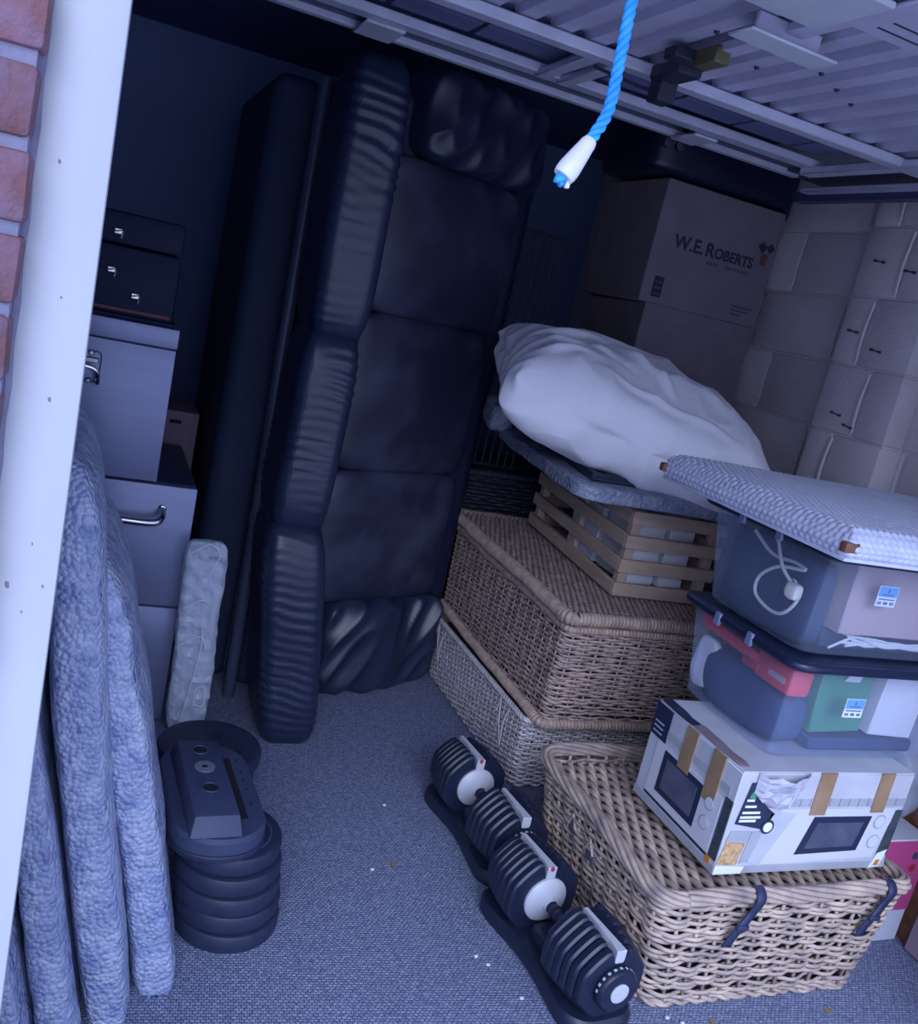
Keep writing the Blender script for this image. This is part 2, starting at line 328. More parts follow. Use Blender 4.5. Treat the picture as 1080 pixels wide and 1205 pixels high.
# right wall: a painted block wall, every block a piece, with a pier
wr = struct('wall_right', box(XR, .98, 0, XR+.2, YB, ZC), 'block', 'cream painted concrete block wall on the right of the garage')
blk = mesh_of('block', rbox(-.006, -.217, .004, .012, .217, .2215, .006, 2), 'block')
half = mesh_of('block', rbox(-.006, -.104, .004, .012, .104, .2215, .006, 2), 'block')
for c in range(10):
    y = 1.475 if c % 2 else 1.325          # block centres: joints at 2.60 / 3.05 and 2.45 / 2.90
    while y < YB-.2:
        b = inst('block', blk, wr, (XR-.002, y, c*.225)); b.rotation_euler = (rng.normal(0, .002), 0, 0); y += .45
PX, PY0, PY1 = 2.30, 2.165, 2.49
pier = struct('wall_pier', box(PX+.008, PY0+.008, 0, XR, PY1-.008, ZC), 'block', 'cream painted block pier standing out from the right wall')
for c in range(10):
    split = 2.376 if c % 2 else 2.302
    for y0, y1 in ((PY0, split-.005), (split+.005, PY1)):
        me = mesh_of('block', rbox(PX, y0, c*.225+.003, XR-.01, y1, c*.225+.2215, .006, 2), 'block')
        me.transform(Matrix.Translation(-Vector(BASE[pier.name]))); b = bpy.data.objects.new('block', me); C.objects.link(b); b.parent = pier; BASE[b.name] = BASE[pier.name]
    obj('mortar_bead', tube(smooth_path([(PX-.001, split+.002*math.sin(c), c*.225+.015), (PX-.004, split+.004, c*.225+.11), (PX-.001, split-.002, c*.225+.21)], 10), .0065, 6), 'block', pier)
for k, c in enumerate(range(10)):
    for yb in ((2.60, 3.05) if c % 2 else (2.45, 2.90)):
        obj('mortar_bead', tube([(XR-.007, yb, c*.225+.02), (XR-.009, yb+.003, c*.225+.11), (XR-.007, yb, c*.225+.2)], .005, 5), 'block', wr)
def pixel_at_x(px, py, X):
    d = fw+rt*((px-540)/1080)-up*((py-602.5)/1080); return np.array([0, 0, CAM_H])+np.array(d)*(X/d.x)
for px, py in ((1035, 308), (1071, 320), (1004, 390), (1030, 413), (983, 487), (997, 502)):
    q = pixel_at_x(px, py, PX-.004); yy = min(max(q[1], PY0+.02), PY1-.02)
    obj('steel_peg', join(tube([(PX-.006, yy-.018, q[2]-.002), (PX-.006, yy+.018, q[2]+.002)], .0022, 6), move(lathe([(.003, -.004), (.006, -.002), (.006, .003), (.003, .004)], 10), PX-.006, yy-.018, q[2]-.002), move(lathe([(.003, -.004), (.006, -.002), (.006, .003), (.003, .004)], 10), PX-.006, yy+.018, q[2]+.002)), 'black_metal', pier)

# front brick wall, each brick a piece
wf = struct('wall_front', join(box(-1.2, .898, 0, -.066, 1.02, 2.75), box(2.19, .915, 0, 3.2, 1.02, 2.75), box(-.066, .915, 2.27, 2.19, 1.02, 2.75)), 'mortar', 'red brick front wall around the garage opening')
for L, nm in ((.105, 'header'), (.1025, 'x')): pass
variants = []
for k in range(4):
    vf = rbox(0, .892, 0, .215, .99, .058, .006, 2); v = vf[0].copy(); v += .003*np.c_[nz(v, 70, k), nz(v, 60, k+9), nz(v, 70, k+20)]; variants.append(mesh_of('brick', (v, vf[1]), 'brick'))
for c in range(38):
    x = -.063-.215-(.0 if c % 2 else .112); z = .0385+(c-1)*.0687
    if c % 2 == 0:
        vf = rbox(-.063-.1025, .892, 0, -.063, .99, .058, .006, 2); v = vf[0]+.003*np.c_[nz(vf[0], 70, c), nz(vf[0], 60, c+9), nz(vf[0], 70, c+20)]
        me = mesh_of('brick', (v, vf[1]), 'brick'); inst('brick', me, wf, (rng.uniform(-.003, .003), 0, z))
    while x > -1.15:
        inst('brick', variants[int(rng.integers(4))], wf, (x+rng.uniform(-.003, .003), rng.uniform(-.002, .002), z)); x -= .225

jm = struct('trim_1', join(rbox(-.064, .935, 0, 0, 1.02, 2.27, .004, 2)), 'jamb', 'white painted timber door frame post beside the brickwork')
for px, py, s in ((50, 690, .0009), (8, 688, .0018), (58, 470, .0012), (38, 640, .0007), (72, 350, .0007), (25, 720, .0007), (70, 190, .001)):
    d = fw+rt*((px-540)/1080)-up*((py-602.5)/1080); q = np.array([0, 0, CAM_H])+np.array(d)*(.935/d.y)
    if q[0] < -.004 and q[0] > -.06: obj('scuff', move(puff(s*2.2, .0012, s*3.4, 3, 6, lambda W, U: W*(1+.5*nz(W, 900, 3))[:, None]), q[0], .935, q[2]), 'dirt', jm, angle=180)
struct('trim_2', rbox(2.126, .935, 0, 2.19, 1.02, 2.27, .004, 2), 'jamb', 'white painted timber door frame post on the far side of the opening')
obj('sealant_bead', tube([(-.065, .934, z+.0) if k % 2 else (-.067, .932, z) for k, z in enumerate(np.linspace(0, 2.25, 60))], .006, 6), 'mortar', jm)

# ------------------------------------------------------------------ up-and-over door, swung up under the ceiling
DZ = 2.11
prof = []
x = .03; pitch = .088
while x < 2.07:
    prof += [(x, DZ+.018), (x+.016, DZ+.018), (x+.024, DZ), (x+.064, DZ), (x+.072, DZ+.018)]; x += pitch
px_ = np.array([p for p in prof]); n = len(px_); Y0, Y1 = .10, 2.035
V = np.vstack([np.c_[px_[:, 0], np.full(n, yy), px_[:, 1]+dz] for dz in (0, .003) for yy in (Y0, Y1)])
F = [(i, i+1, n+i+1, n+i) for i in range(n-1)]+[(2*n+i, 3*n+i, 3*n+i+1, 2*n+i+1) for i in range(n-1)]+[(i, 2*n+i, 2*n+i+1, i+1) for i in range(n-1)]+[(n+i, n+i+1, 3*n+i+1, 3*n+i) for i in range(n-1)]
dr = struct('door_1', (V, F), 'steel', 'ribbed steel up-and-over garage door raised overhead', smooth=False)
def part(name, vf, m, parent=dr, **kw): return obj(name, vf, m, parent, **kw)
part('cross_rail', rbox(.02, 2.005, DZ-.028, 2.09, 2.05, DZ-.003, .003), 'rail')                       # inner end of the ribbed leaf
part('cross_rail', rbox(.02, 2.345, DZ-.012, 1.92, 2.40, DZ+.012, .003), 'rail')
part('cross_rail', rbox(.02, 2.515, DZ-.012, 1.98, 2.545, DZ+.02, .003), 'rail')
part('channel', rbox(.02, 2.40, DZ+.004, 1.95, 2.515, DZ+.012, .002), 'cabinet_dark')
part('side_rail', rbox(1.885, .2, DZ-.012, 1.93, 2.36, DZ+.0, .003), 'rail') if False else None
part('side_rail', rbox(1.885, 1.0, DZ-.03, 1.93, 2.40, DZ-.008, .003), 'rail')
part('side_rail', rbox(2.02, .3, DZ-.045, 2.06, 2.545, DZ-.03, .003), 'steel')
part('track', rbox(2.062, .99, DZ-.062, 2.11, 2.62, DZ-.03, .004), 'cabinet_dark'); part('dark_filler', rbox(1.93, 1.0, DZ-.004, 2.12, 2.56, DZ+.006, .002), 'cabinet_dark')  # last piece: dark filler sheet added so the gap between the bars reads dark
seps = [.04, .12, .34, .557, .775, 1.0, 1.14, 1.35, 1.575, 1.785, 1.90]
for k, xa in enumerate(seps[:-1]):                                              # flat dark boards between the rails, gaps left open
    xb = seps[k+1]-.014; part('board', rbox(xa, 2.06, DZ+.02, xb, 2.228, DZ+.028, .002), 'board'); part('board', rbox(xa, 2.243, DZ+.02, xb, 2.345, DZ+.028, .002), 'board')
for xa in (.965, 1.03): part('link_bar', rbox(xa, 2.04, DZ-.02, xa+.035, 2.37, DZ-.002, .003), 'rail')
part('cover_plate', rbox(.52, 2.39, DZ-.02, .62, 2.535, DZ-.012, .002), 'pale')
part('cover_plate', rbox(1.50, 2.40, DZ-.02, 1.58, 2.53, DZ-.012, .002), 'rail')
for xa in (1.50, 1.545): part('roller', move(rot(lathe([(.006, -.009), (.013, -.008), (.015, 0), (.013, .008), (.006, .009)], 14), 'X', PI/2), xa, 2.54, DZ-.03), 'black_metal')
lk = part('lock_body', rbox(1.07, 1.84, DZ-.05, 1.13, 1.96, DZ-.02, .004), 'black_metal')
part('lock_plate', rbox(1.09, 1.935, DZ-.09, 1.135, 1.985, DZ-.03, .003), 'black_metal', lk)
part('lock_arm', rbox(1.03, 1.80, DZ-.035, 1.13, 1.85, DZ-.012, .003), 'black_metal', lk)
part('latch', rbox(1.075, 1.72, DZ-.045, 1.11, 1.80, DZ-.012, .003), 'brass', lk)
part('latch_rod', tube([(1.11, 1.96, DZ-.07), (1.07, 2.0, DZ-.06), (.98, 2.06, DZ-.035)], .004, 6), 'black_metal', lk)
part('angle_plate', rot(rbox(.995, 1.505, DZ-.046, 1.20, 1.575, DZ-.040, .002), 'Z', .03, (1.1, 1.54, 0)), 'pale'); part('angle_plate', rot(rbox(1.02, 1.53, DZ-.040, 1.17, 1.54, DZ-.002, .002), 'Z', .03, (1.1, 1.54, 0)), 'steel')
part('brace', rbox(1.085, 1.38, DZ-.022, 1.125, 1.77, DZ-.004, .002), 'steel'); bc = part('brace', rbox(1.085, 1.20, DZ-.03, 1.80, 1.385, DZ-.022, .003), 'steel')
for y_ in (1.31, 1.345): part('brace_slot', rbox(1.13, y_, DZ-.0312, 1.40, y_+.005, DZ-.0298, .0005), 'black_metal', bc)
part('cover_plate', rbox(.80, 1.26, DZ-.035, 1.08, 1.44, DZ-.024, .002), 'pale')
for k in range(6): part('rivet', move(lathe([(.004, -.003), (.006, 0), (.006, .003)], 10), 1.05+.09*k, 1.70+.05*(k % 3), DZ-.002), 'black_metal')

# ------------------------------------------------------------------ black leather sofa on its end
sf = thing('leather_sofa', 'black leather sofa standing upright on one arm at the back of the garage', 'sofa', (1.0, 3.0, 0))
def leather_fn(seed, amp, axis=2, per=.045, seamx=None):
    def fn(W, U):
        side = 1-np.abs(U[:, axis])**6
        w = np.sin(2*PI*W[:, axis]/per+9*nz(W, 12, seed)+3*nz(W, 35, seed+5))*np.clip(.35+nz(W, 16, seed+2)*1.6, 0, 1)
        w += .7*np.sin(2*PI*W[:, axis]/(per*.47)+5*nz(W, 20, seed+8))*np.clip(nz(W, 22, seed+3)*1.5, 0, 1)
        d = amp*w*side+.010*nz(W, 9, seed+7)
        r = np.array(W); r[:, :2] *= (1+d/(np.linalg.norm(W[:, :2], axis=1)+.02))[:, None]; return r
    return fn
def lean(vf, kx, z0): v = vf[0].copy(); v[:, 0] += kx*(v[:, 2]-z0); return v, vf[1]
for k, (za, zb, xc, kx, w, d) in enumerate(((.0, .735, .695, -.13, .205, .34), (.725, 1.325, .650, .01, .185, .32), (1.315, 2.085, .655, -.01, .19, .32))):
    vf = puff(w, d, zb-za+.03, 5, 72, leather_fn(11+k*4, .0040, 2, .034)); vf = move(vf, xc, 2.775, (za+zb)/2); vf = lean(vf, kx, (za+zb)/2)
    c = obj('back_cushion', vf, 'leather', sf, angle=180)
    xs = lambda z: xc+kx*(z-(za+zb)/2)
    for sx in (-.055, .04): obj('seam', tube([(xs(z)+sx, 2.775-d/2*(1-abs((z-(za+zb)/2)/((zb-za)/2))**5*.999)**(1/5)*.985+.003+.004*math.sin(z*60), z) for z in np.linspace(za+.06, zb-.06, 40)], .0022, 5), 'leather_worn', c)
ang = math.atan2(.24, .62)
def panel_cushion(name, za, zb, seed, m, fnamp, along=.60, thick=.17, start=(.80, 2.94)):
    def fn(W, U):
        r = np.array(W); f = np.clip(-U[:, 1], 0, 1); r[:, 1] -= .03*f*(1-np.abs(U[:, 0])**2)*(1-np.abs(U[:, 2])**2); r[:, 1] += fnamp*nz(W, 26, seed)*f+fnamp*.6*np.abs(nz(W, 40, seed+3))*f; return r
    vf = puff(along, thick, zb-za+.012, 9, 40, fn); vf = move(vf, along/2, thick/2, (za+zb)/2); vf = rot(vf, 'Z', ang); vf = move(vf, start[0], start[1], 0)
    return obj(name, vf, m, sf, angle=180)
panel_cushion('seat_cushion', .375, .86, 31, 'leather_worn', .004)
panel_cushion('seat_cushion', .865, 1.40, 37, 'leather_worn', .004)
panel_cushion('seat_cushion', 1.405, 1.90, 43, 'leather_worn', .003)
def arm(za, zb, seed, amp):
    def fn(W, U):
        r = np.array(W); f = np.clip(-U[:, 1], 0, 1)**.5; q = np.abs(nz(W*np.array([1, 1, .6]), 46, seed, 3)); r[:, 1] += (amp*1.5*(q-.3)+amp*nz(W, 20, seed+1))*f; r[:, 2] += amp*nz(W, 18, seed+4)*np.clip(1-np.abs(U[:, 2])*.9, 0, 1); return r
    vf = puff(.56, .34, zb-za, 6, 56, fn); vf = rot(vf, 'Z', ang); return obj('armrest', move(vf, 1.105, 3.195, (za+zb)/2), 'leather', sf, angle=180)
arm(.0, .385, 51, .026); arm(1.90, 2.20, 57, .018)
obj('base_frame', rbox(.62, 3.05, .0, .92, 3.55, 2.10, .04, 3), 'black_cloth', sf)
obj('base_frame', rot(rbox(.80, 3.20, .0, 1.42, 3.62, 2.10, .04, 3), 'Z', 0), 'plastic_black', sf)

# tall black cloth-covered base and pipe left of the sofa
tb = thing('upholstered_base', 'tall black cloth-covered furniture base standing behind the black pipe', 'furniture', (.45, 3.2, 0))
obj('panel', rbox(.43, 3.10, 0, .60, 3.9, 2.06, .05, 4), 'black_cloth', tb)
obj('edge_piping', tube([(.590, 3.105, .05), (.590, 3.10, 1.0), (.585, 3.105, 2.0)], .006, 6), 'black_pipe', tb)
pp = thing('drain_pipe', 'long black plastic pipe leaning upright beside the leather sofa', 'pipe', (.585, 2.83, 0))
obj('pipe', tube([(.595, 2.98, 0), (.583, 2.985, .72), (.572, 2.99, 1.3), (.565, 3.0, 2.05)], .021, 20), 'black_pipe', pp)
obj('collar', tube([(.585, 2.984, .64), (.584, 2.984, .68)], .0245, 20), 'black_pipe', pp)

# ------------------------------------------------------------------ filing cabinets
def handle_bar(xa, xb, y, z, out=.05, r=.009):
    return tube(smooth_path([(xa, y, z+.03), (xa+.004, y-out*.7, z+.012), (xa+.03, y-out, z), ((xa+xb)/2, y-out, z), (xb-.03, y-out, z), (xb-.004, y-out*.7, z+.012), (xb, y, z+.03)], 40), r, 10)
fc = thing('filing_cabinet', 'lower wide grey steel filing cabinet standing on the floor', 'cabinet', (.13, 3.05, 0))
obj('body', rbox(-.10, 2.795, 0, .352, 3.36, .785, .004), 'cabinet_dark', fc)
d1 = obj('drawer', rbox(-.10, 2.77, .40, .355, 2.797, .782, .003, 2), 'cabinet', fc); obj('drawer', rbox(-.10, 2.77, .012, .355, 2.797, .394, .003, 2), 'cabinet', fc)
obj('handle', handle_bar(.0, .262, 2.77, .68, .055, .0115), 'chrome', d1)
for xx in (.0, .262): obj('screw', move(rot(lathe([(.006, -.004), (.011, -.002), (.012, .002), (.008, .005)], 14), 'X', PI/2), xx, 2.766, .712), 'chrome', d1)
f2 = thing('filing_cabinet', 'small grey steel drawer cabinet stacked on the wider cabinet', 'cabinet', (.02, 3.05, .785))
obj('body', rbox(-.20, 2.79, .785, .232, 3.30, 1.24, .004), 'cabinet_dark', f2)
obj('top_rail', rbox(-.20, 2.768, 1.186, .236, 2.80, 1.242, .003, 2), 'cabinet', f2)
d2 = obj('drawer', rbox(-.20, 2.77, .79, .234, 2.792, 1.182, .003, 2), 'cabinet', f2)
obj('handle_plate', rbox(-.12, 2.762, 1.055, .04, 2.771, 1.145, .012, 2), 'cabinet', d2)
obj('handle', tube(smooth_path([(-.1, 2.765, 1.115), (-.1, 2.735, 1.11), (-.02, 2.73, 1.105), (.018, 2.735, 1.10), (.034, 2.742, 1.085), (.036, 2.755, 1.055)], 30), .0065, 8), 'chrome', d2)
obj('handle_bracket', rbox(-.1, 2.742, 1.112, .033, 2.765, 1.128, .003), 'chrome', d2)
for zz in (1.06, 1.138): obj('screw', move(rot(lathe([(.005, -.003), (.008, 0), (.005, .004)], 12), 'X', PI/2), .012, 2.758, zz), 'chrome', d2)
for zz in (.82, .9, .98): obj('hinge_clip', rbox(.232, 2.83, zz, .237, 2.86, zz+.03, .001), 'cabinet', f2)
cs = thing('equipment_case', 'black case with chrome clasps and a red trim line on the upper cabinet', 'case', (.04, 2.95, 1.242))
obj('case_body', rbox(-.17, 2.80, 1.252, .215, 3.12, 1.44, .012, 2), 'case', cs); obj('case_lid', rbox(-.17, 2.80, 1.443, .215, 3.12, 1.53, .012, 2), 'case', cs)
obj('trim_line', rbox(-.172, 2.797, 1.262, .205, 2.802, 1.272, .001), 'red_trim', cs); obj('tray', rbox(-.18, 2.79, 1.2425, .225, 3.13, 1.254, .003), 'case', cs)
for xx, zz in ((.04, 1.475), (.035, 1.37), (.105, 1.31)):
    cl = obj('clasp', rbox(xx-.012, 2.793, zz-.008, xx+.012, 2.801, zz+.010, .003), 'chrome', cs); obj('hook', tube([(xx-.008, 2.79, zz), (xx+.012, 2.786, zz+.006), (xx+.008, 2.79, zz-.016)], .0025, 6), 'chrome', cl)
cb = thing('archive_box', 'brown cardboard archive box with a hand hole behind the filing cabinets', 'box', (.40, 3.55, 0))
obj('carton', rbox(.30, 3.45, 0, .60, 3.0+.80, .90, .003), 'card', cb) if False else obj('carton', rbox(.235, 3.40, 0, .40, 3.09+.62, .90, .003), 'card', cb)
obj('hand_hole', rbox(.30, 3.398, .855, .34, 3.402, .868, .001), 'hole', cb)
# crumpled clear film-wrapped strip
def film(W, U): r = np.array(W); r[:, 1] += .010*nz(W, 30, 3)+.016*np.abs(nz(W, 70, 8))+.008*np.abs(nz(W, 150, 18)); r[:, 0] += .008*nz(W, 22, 5)+.003*nz(W, 90, 6); return r
st = thing('film_wrapped_strip', 'narrow strip wrapped in crumpled clear film beside the lower cabinet', 'wrapped strip', (.43, 2.72, 0))
vf = move(puff(.125, .05, .63, 8, 44, film), .425, 2.72, .325); vf = lean(vf, -.03, 0); obj('film', vf, 'strip', st, smooth=False)
obj('inner_strip', lean(rbox(.375, 2.715, .01, .475, 2.735, .58, .004), -.03, 0), 'silver', st)
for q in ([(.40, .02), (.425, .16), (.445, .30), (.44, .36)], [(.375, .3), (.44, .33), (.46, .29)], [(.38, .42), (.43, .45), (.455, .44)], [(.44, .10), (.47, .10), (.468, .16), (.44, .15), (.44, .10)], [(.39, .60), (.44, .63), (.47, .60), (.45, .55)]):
    obj('crease_highlight', lean(tube(smooth_path([(x_, 2.688, z_+.01) for x_, z_ in q], 16), .0022, 5), -.05, 0), 'paper', st)  # white lines stand in for highlights along the creased film

# ------------------------------------------------------------------ bubble-wrapped panels leaning by the door frame
def slab(zs, xs, thick, yf, depth, seed, top_round=.12):
    n, mv = 70, 40; z = np.linspace(0, zs[-1], n); xr = np.interp(z, zs, xs); V = []
    k = np.ones(3)/3
    for i in range(n):
        e = 1.0; u = (zs[-1]-z[i])/top_round
        if u < 1: e = max(.05, math.sqrt(max(1-(1-u)**2, 0)))
        lo = min(1, .85+z[i]/.04*.15)
        t = np.linspace(0, 2*PI, mv, endpoint=False); a = thick/2*e*lo; b = depth/2
        cx = np.sign(np.cos(t))*np.abs(np.cos(t))**.36*a; cy = np.sign(np.sin(t))*np.abs(np.sin(t))**.36*b*(.75+.25*e)
        V.append(np.c_[xr[i]-thick/2+cx, yf+depth/2+cy, np.full(mv, z[i])])
    V = np.vstack(V); d = .007*nz(V*np.array([1, 1, .45]), 34, seed)+.004*np.abs(nz(V, 80, seed+2))
    V[:, 0] += d; V[:, 1] += .010*nz(V, 16, seed+4)+.004*nz(V, 60, seed+6)
    F = [(i*mv+j, i*mv+(j+1) % mv, (i+1)*mv+(j+1) % mv, (i+1)*mv+j) for i in range(n-1) for j in range(mv)]+[tuple(range(mv))[::-1], tuple((n-1)*mv+j for j in range(mv))]
    return V, F
WL = 'bubble-wrapped slab leaning between the tallest slab and the white door frame'
for zs, xs, th, yf, dp, sd, lab in (
        ((0, .35, .62, .79, .93), (.336, .256, .192, .146, .10), .098, 1.62, .55, 1, 'bubble-wrapped slab standing next to the rubber disc stack'),
        ((0, .36, .71, 1.02, 1.12), (.240, .168, .102, .060, .042), .094, 1.53, .60, 2, 'tallest bubble-wrapped slab, rising past the lower cabinet handle'),
        ((0, .4, .64, 1.0), (.146, .063, .008, -.06), .078, 1.47, .6, 3, WL), ((0, .4, .8, 1.0), (.068, -.020, -.09, -.12), .070, 1.43, .6, 4, WL), ((0, .4, .8, .95), (-.003, -.088, -.16, -.18), .070, 1.40, .6, 5, WL)):
    tag(obj('wrapped_furniture', slab(zs, xs, th, yf, dp, sd, .14 if sd < 3 else .05), 'wrap_blue', angle=180), lab, 'wrapped furniture', 'bubble-wrapped slabs by the door frame')

# ------------------------------------------------------------------ stacks of rubber discs with a moulded tray on top
def disc_prof(r, h): return [(r-.012, 0), (r-.002, .003), (r, .009), (r, h-.012), (r-.004, h-.004), (r-.012, h-.001), (r-.03, h-.003), (.03, h-.003), (.024, h)]
for k in range(5):
    z = k*.046; ox, oy = ((0, 0), (-.004, .006), (-.012, .004), (-.016, .010), (-.020, .018))[k]
    o = thing('weight_disc', ['lowest black rubber disc of the stack under the moulded tray', 'second black rubber disc from the floor under the moulded tray', 'middle black rubber disc of the stack under the moulded tray', 'fourth black rubber disc from the floor under the moulded tray', 'topmost black rubber disc touching the moulded tray'][k], 'weight disc', (.453+ox, 1.842+oy, z), .4*k, 'rubber discs under the moulded tray')
    obj('disc', lathe(disc_prof(.121-.002*(k == 4), .046), 56), 'rubber', o, world=False); obj('groove_ring', lathe([(.088, .0425), (.09, .0455), (.093, .0455), (.095, .0425)], 48), 'rubber_grey', o, world=False)
    obj('moulding_nick', rbox(.112, -.012, .014, .1225, .012, .020, .002), 'hole', o, world=False)
for k in range(5):
    z = k*.046
    o = thing('weight_disc', 'black rubber disc in the rear stack behind the moulded tray' if k < 4 else 'large black disc topping the rear stack behind the moulded tray', 'weight disc', (.425, 2.245, z), .9*k, 'rubber discs in the rear stack')
    obj('disc', lathe(disc_prof(.128 if k < 4 else .137, .046), 56), 'rubber', o, world=False)
    if k == 4:
        for a in (.5, 1.2, 2.2): obj('finger_hole', move(lathe([(.008, .0425), (.008, .0437)], 12), .08*math.cos(a), .08*math.sin(a), 0), 'hole', o, world=False)
mt = thing('moulded_tray', 'oval black plastic tray with a raised centre on top of the rubber discs', 'plastic tray', (.388, 1.945, .232), .05)
P, _ = rrect(.215, .42, .10, 64)
obj('tray_plate', prism(P, 0, .05, .008), 'rubber_grey', mt, world=False)
obj('tray_skirt', prism(P*1.03, -.001, .014, .003), 'rubber', mt, world=False)
hs = obj('raised_housing', (lambda v: (np.array([(x_*(1 if z_ < .07 else .86)-.018, y_*(1 if z_ < .07 else .9), z_) for x_, y_, z_ in v[0]]), v[1]))(rbox(-.058, -.195, .045, .058, .165, .092, .006, 2)), 'rubber_grey', mt, world=False)
for yy in (.10, -.065): obj('socket', move(lathe([(.0165, .0905), (.0165, .0925)], 24), -.018, yy, 0), 'hole', hs, world=False); obj('socket_rim', move(rot(tube([(.019*math.cos(t), .019*math.sin(t), .0925) for t in np.linspace(0, 2*PI, 28, endpoint=False)], .002, 6, True), 'Z', 0), -.018, yy, 0), 'rubber_grey', hs, world=False)
obj('metal_ring', move(lathe([(.012, .0915), (.024, .0915), (.024, .0945), (.010, .0945)], 28), -.018, .022, 0), 'ring', hs, world=False); obj('square_hole', rbox(-.024, .017, .094, -.012, .027, .0953, .0004), 'hole', hs, world=False)
obj('slot', rbox(.048, -.13, .0495, .064, .13, .0508, .0004), 'hole', mt, world=False)
for yy in (.12, .065, .03, -.01, -.07): obj('small_hole', rbox(.078, yy-.003, .0495, .083, yy+.003, .0508, .0003), 'hole', mt, world=False)

# ------------------------------------------------------------------ adjustable dumbbells in their cradles
def plate_poly(r):
    out = []
    for k in range(48):
        a = 2*PI*k/48; oct_ = math.cos(PI/8)/math.cos(((a+PI/8) % (PI/4))-PI/8); rr = r*(.45+.55*oct_)*1.02
        out.append((rr*math.cos(a), rr*math.sin(a)))
    return [(x_, min(z_, .062) if abs(x_) < .0155 and z_ > 0 else z_) for x_, z_ in out]
def yprism(poly, y0, y1, b=.004, zc=0):
    v, f = prism(poly, y0, y1, b); return np.c_[v[:, 0], v[:, 2], v[:, 1]+zc], [q[::-1] for q in f]
ZD = .122
def dumbbell(label, loc, rz):
    o = thing('adjustable_dumbbell', label, 'dumbbell', loc, rz, 'adjustable dumbbells in cradles')
    for side in (1, -1):
        for k in range(6):
            y0 = .075+k*.0245; r = (.102, .103, .102, .099, .095, .089)[k]; ya, yb = (y0, y0+.0238) if side > 0 else (-y0-.0238, -y0)
            obj('weight_plate', yprism(plate_poly(r), ya, yb, .005, ZD), 'db_black', o, world=False)
        y_out, y_in = (.221, .073) if side > 0 else (-.073, -.221)          # the rail widens towards -y on both heads
        obj('grey_rail', prism([(-.005, y_out), (-.005, y_out-.06), (-.009, y_out-.10), (-.007, y_out-.115), (-.0135, y_in), (.0135, y_in), (.005, y_out)], ZD+.055, ZD+.0885, .0015), 'db_grey', o, world=False)
        ds = lathe([(.018, 0), (.020, .010), (.052, .020), (.060, .028), (.060, .034), (.052, .036)], 40); ds = rot(ds, 'X', -PI/2 if side > 0 else PI/2); obj('inner_disc', move(ds, 0, .040*side, ZD), 'db_grey', o, world=False)
        dl = lathe([(.050, 0), (.053, .004), (.053, .018), (.048, .024), (.030, .025)], 44); dl = rot(dl, 'X', -PI/2 if side > 0 else PI/2); dd = obj('dial', move(dl, 0, .222*side, ZD), 'db_black', o, world=False)
        cp = lathe([(.024, 0), (.024, .003), (.020, .0045), (.012, .003), (.004, .004)], 28); obj('dial_cap', move(rot(cp, 'X', -PI/2 if side > 0 else PI/2), 0, .2468*side, ZD), 'db_grey', dd, world=False)
        for k in range(11):
            a = PI*(.02+.096*k); c_, s_ = math.cos(a), math.sin(a); b = rbox(-.0035, -.003, -.0006, .0035, .003, .0006, .0003); b = rot(b, 'Y', PI/2-a); b = move(b, .0532*c_, (.222+.010)*side, ZD+.0532*s_); obj('dial_mark', b, 'db_grey', dd, world=False)
    obj('red_dot', move(rot(lathe([(.006, 0), (.006, .002), (.003, .003)], 14), 'X', PI/2), .0, .0735, ZD+.0845), 'db_red', o, world=False)
    obj('grip', tube([(0, y_, ZD) for y_ in np.linspace(-.05, .05, 24)], [.016+.0015*math.cos(k*1.5) for k in range(24)], 16), 'db_black', o, world=False)
    out = []
    for k in range(72):
        a = 2*PI*k/72; y_ = .245*math.sin(a); w = .080+.042*min(1, abs(math.sin(a))*1.25)**2; out.append((w*np.sign(math.cos(a))*abs(math.cos(a))**.5, y_))
    cr = obj('cradle', prism(out, 0, .042, .010), 'db_black', o, world=False)
    obj('cradle_saddle', puff(.10, .17, .05, 4, 12)[0:2] if False else move(puff(.09, .12, .06, 4, 12), 0, 0, .045), 'db_black', cr, world=False, angle=180)
    return o
dumbbell('black adjustable dumbbell in its cradle beside the grey-washed wicker hamper', (1.222, 2.135, 0), .06)
dumbbell('black adjustable dumbbell in its cradle beside the willow basket with microwave box', (1.215, 1.630, 0), .10)

# ------------------------------------------------------------------ wicker hampers
lh = thing('wicker_hamper', 'grey-washed wicker hamper standing on the carpet under the brown hamper', 'hamper', (1.72, 2.83, 0))
LB, LT = (.54, .86), (.60, .95)
stuffpart(obj('weave', weave(LB, LT, .004, .262, 27, 86, .03, .0045, .003, 4, .001, 21), 'wick_grey', lh, world=False, angle=180))
stuffpart(obj('upright_stakes', stakes(LB, LT, 0, .268, 86, .03, .0035), 'wick_grey', lh, world=False, angle=180))
P, N = rrect(.605, .955, .032, 420); obj('top_rim', twist(np.vstack([np.c_[P, np.full(420, .267)], [[*P[0], .267]]]), .005, .006, 3, .05, 6), 'wick_grey', lh, world=False, angle=180)
obj('lining', prism(rrect(.52, .84, .02, 20)[0], .004, .25), 'inner', lh, world=False)
for yy in (.30, -.33):
    obj('cord_loop', tube(smooth_path([(-.302, yy-.03, .262), (-.318, yy-.035, .20), (-.316, yy-.04, .13), (-.312, yy-.03, .12), (-.318, yy-.005, .19), (-.315, yy+.02, .25), (-.305, yy+.045, .262), (-.318, yy+.03, .21)], 40), .0025, 6), 'cord', lh, world=False)
uh = thing('wicker_hamper', 'large brown wicker hamper with a bound lid under the slatted crate', 'hamper', (1.745, 2.80, .276)); uh.rotation_euler = (math.radians(1.2), 0, 0)
UB, UT = (.585, .97), (.60, 1.0)
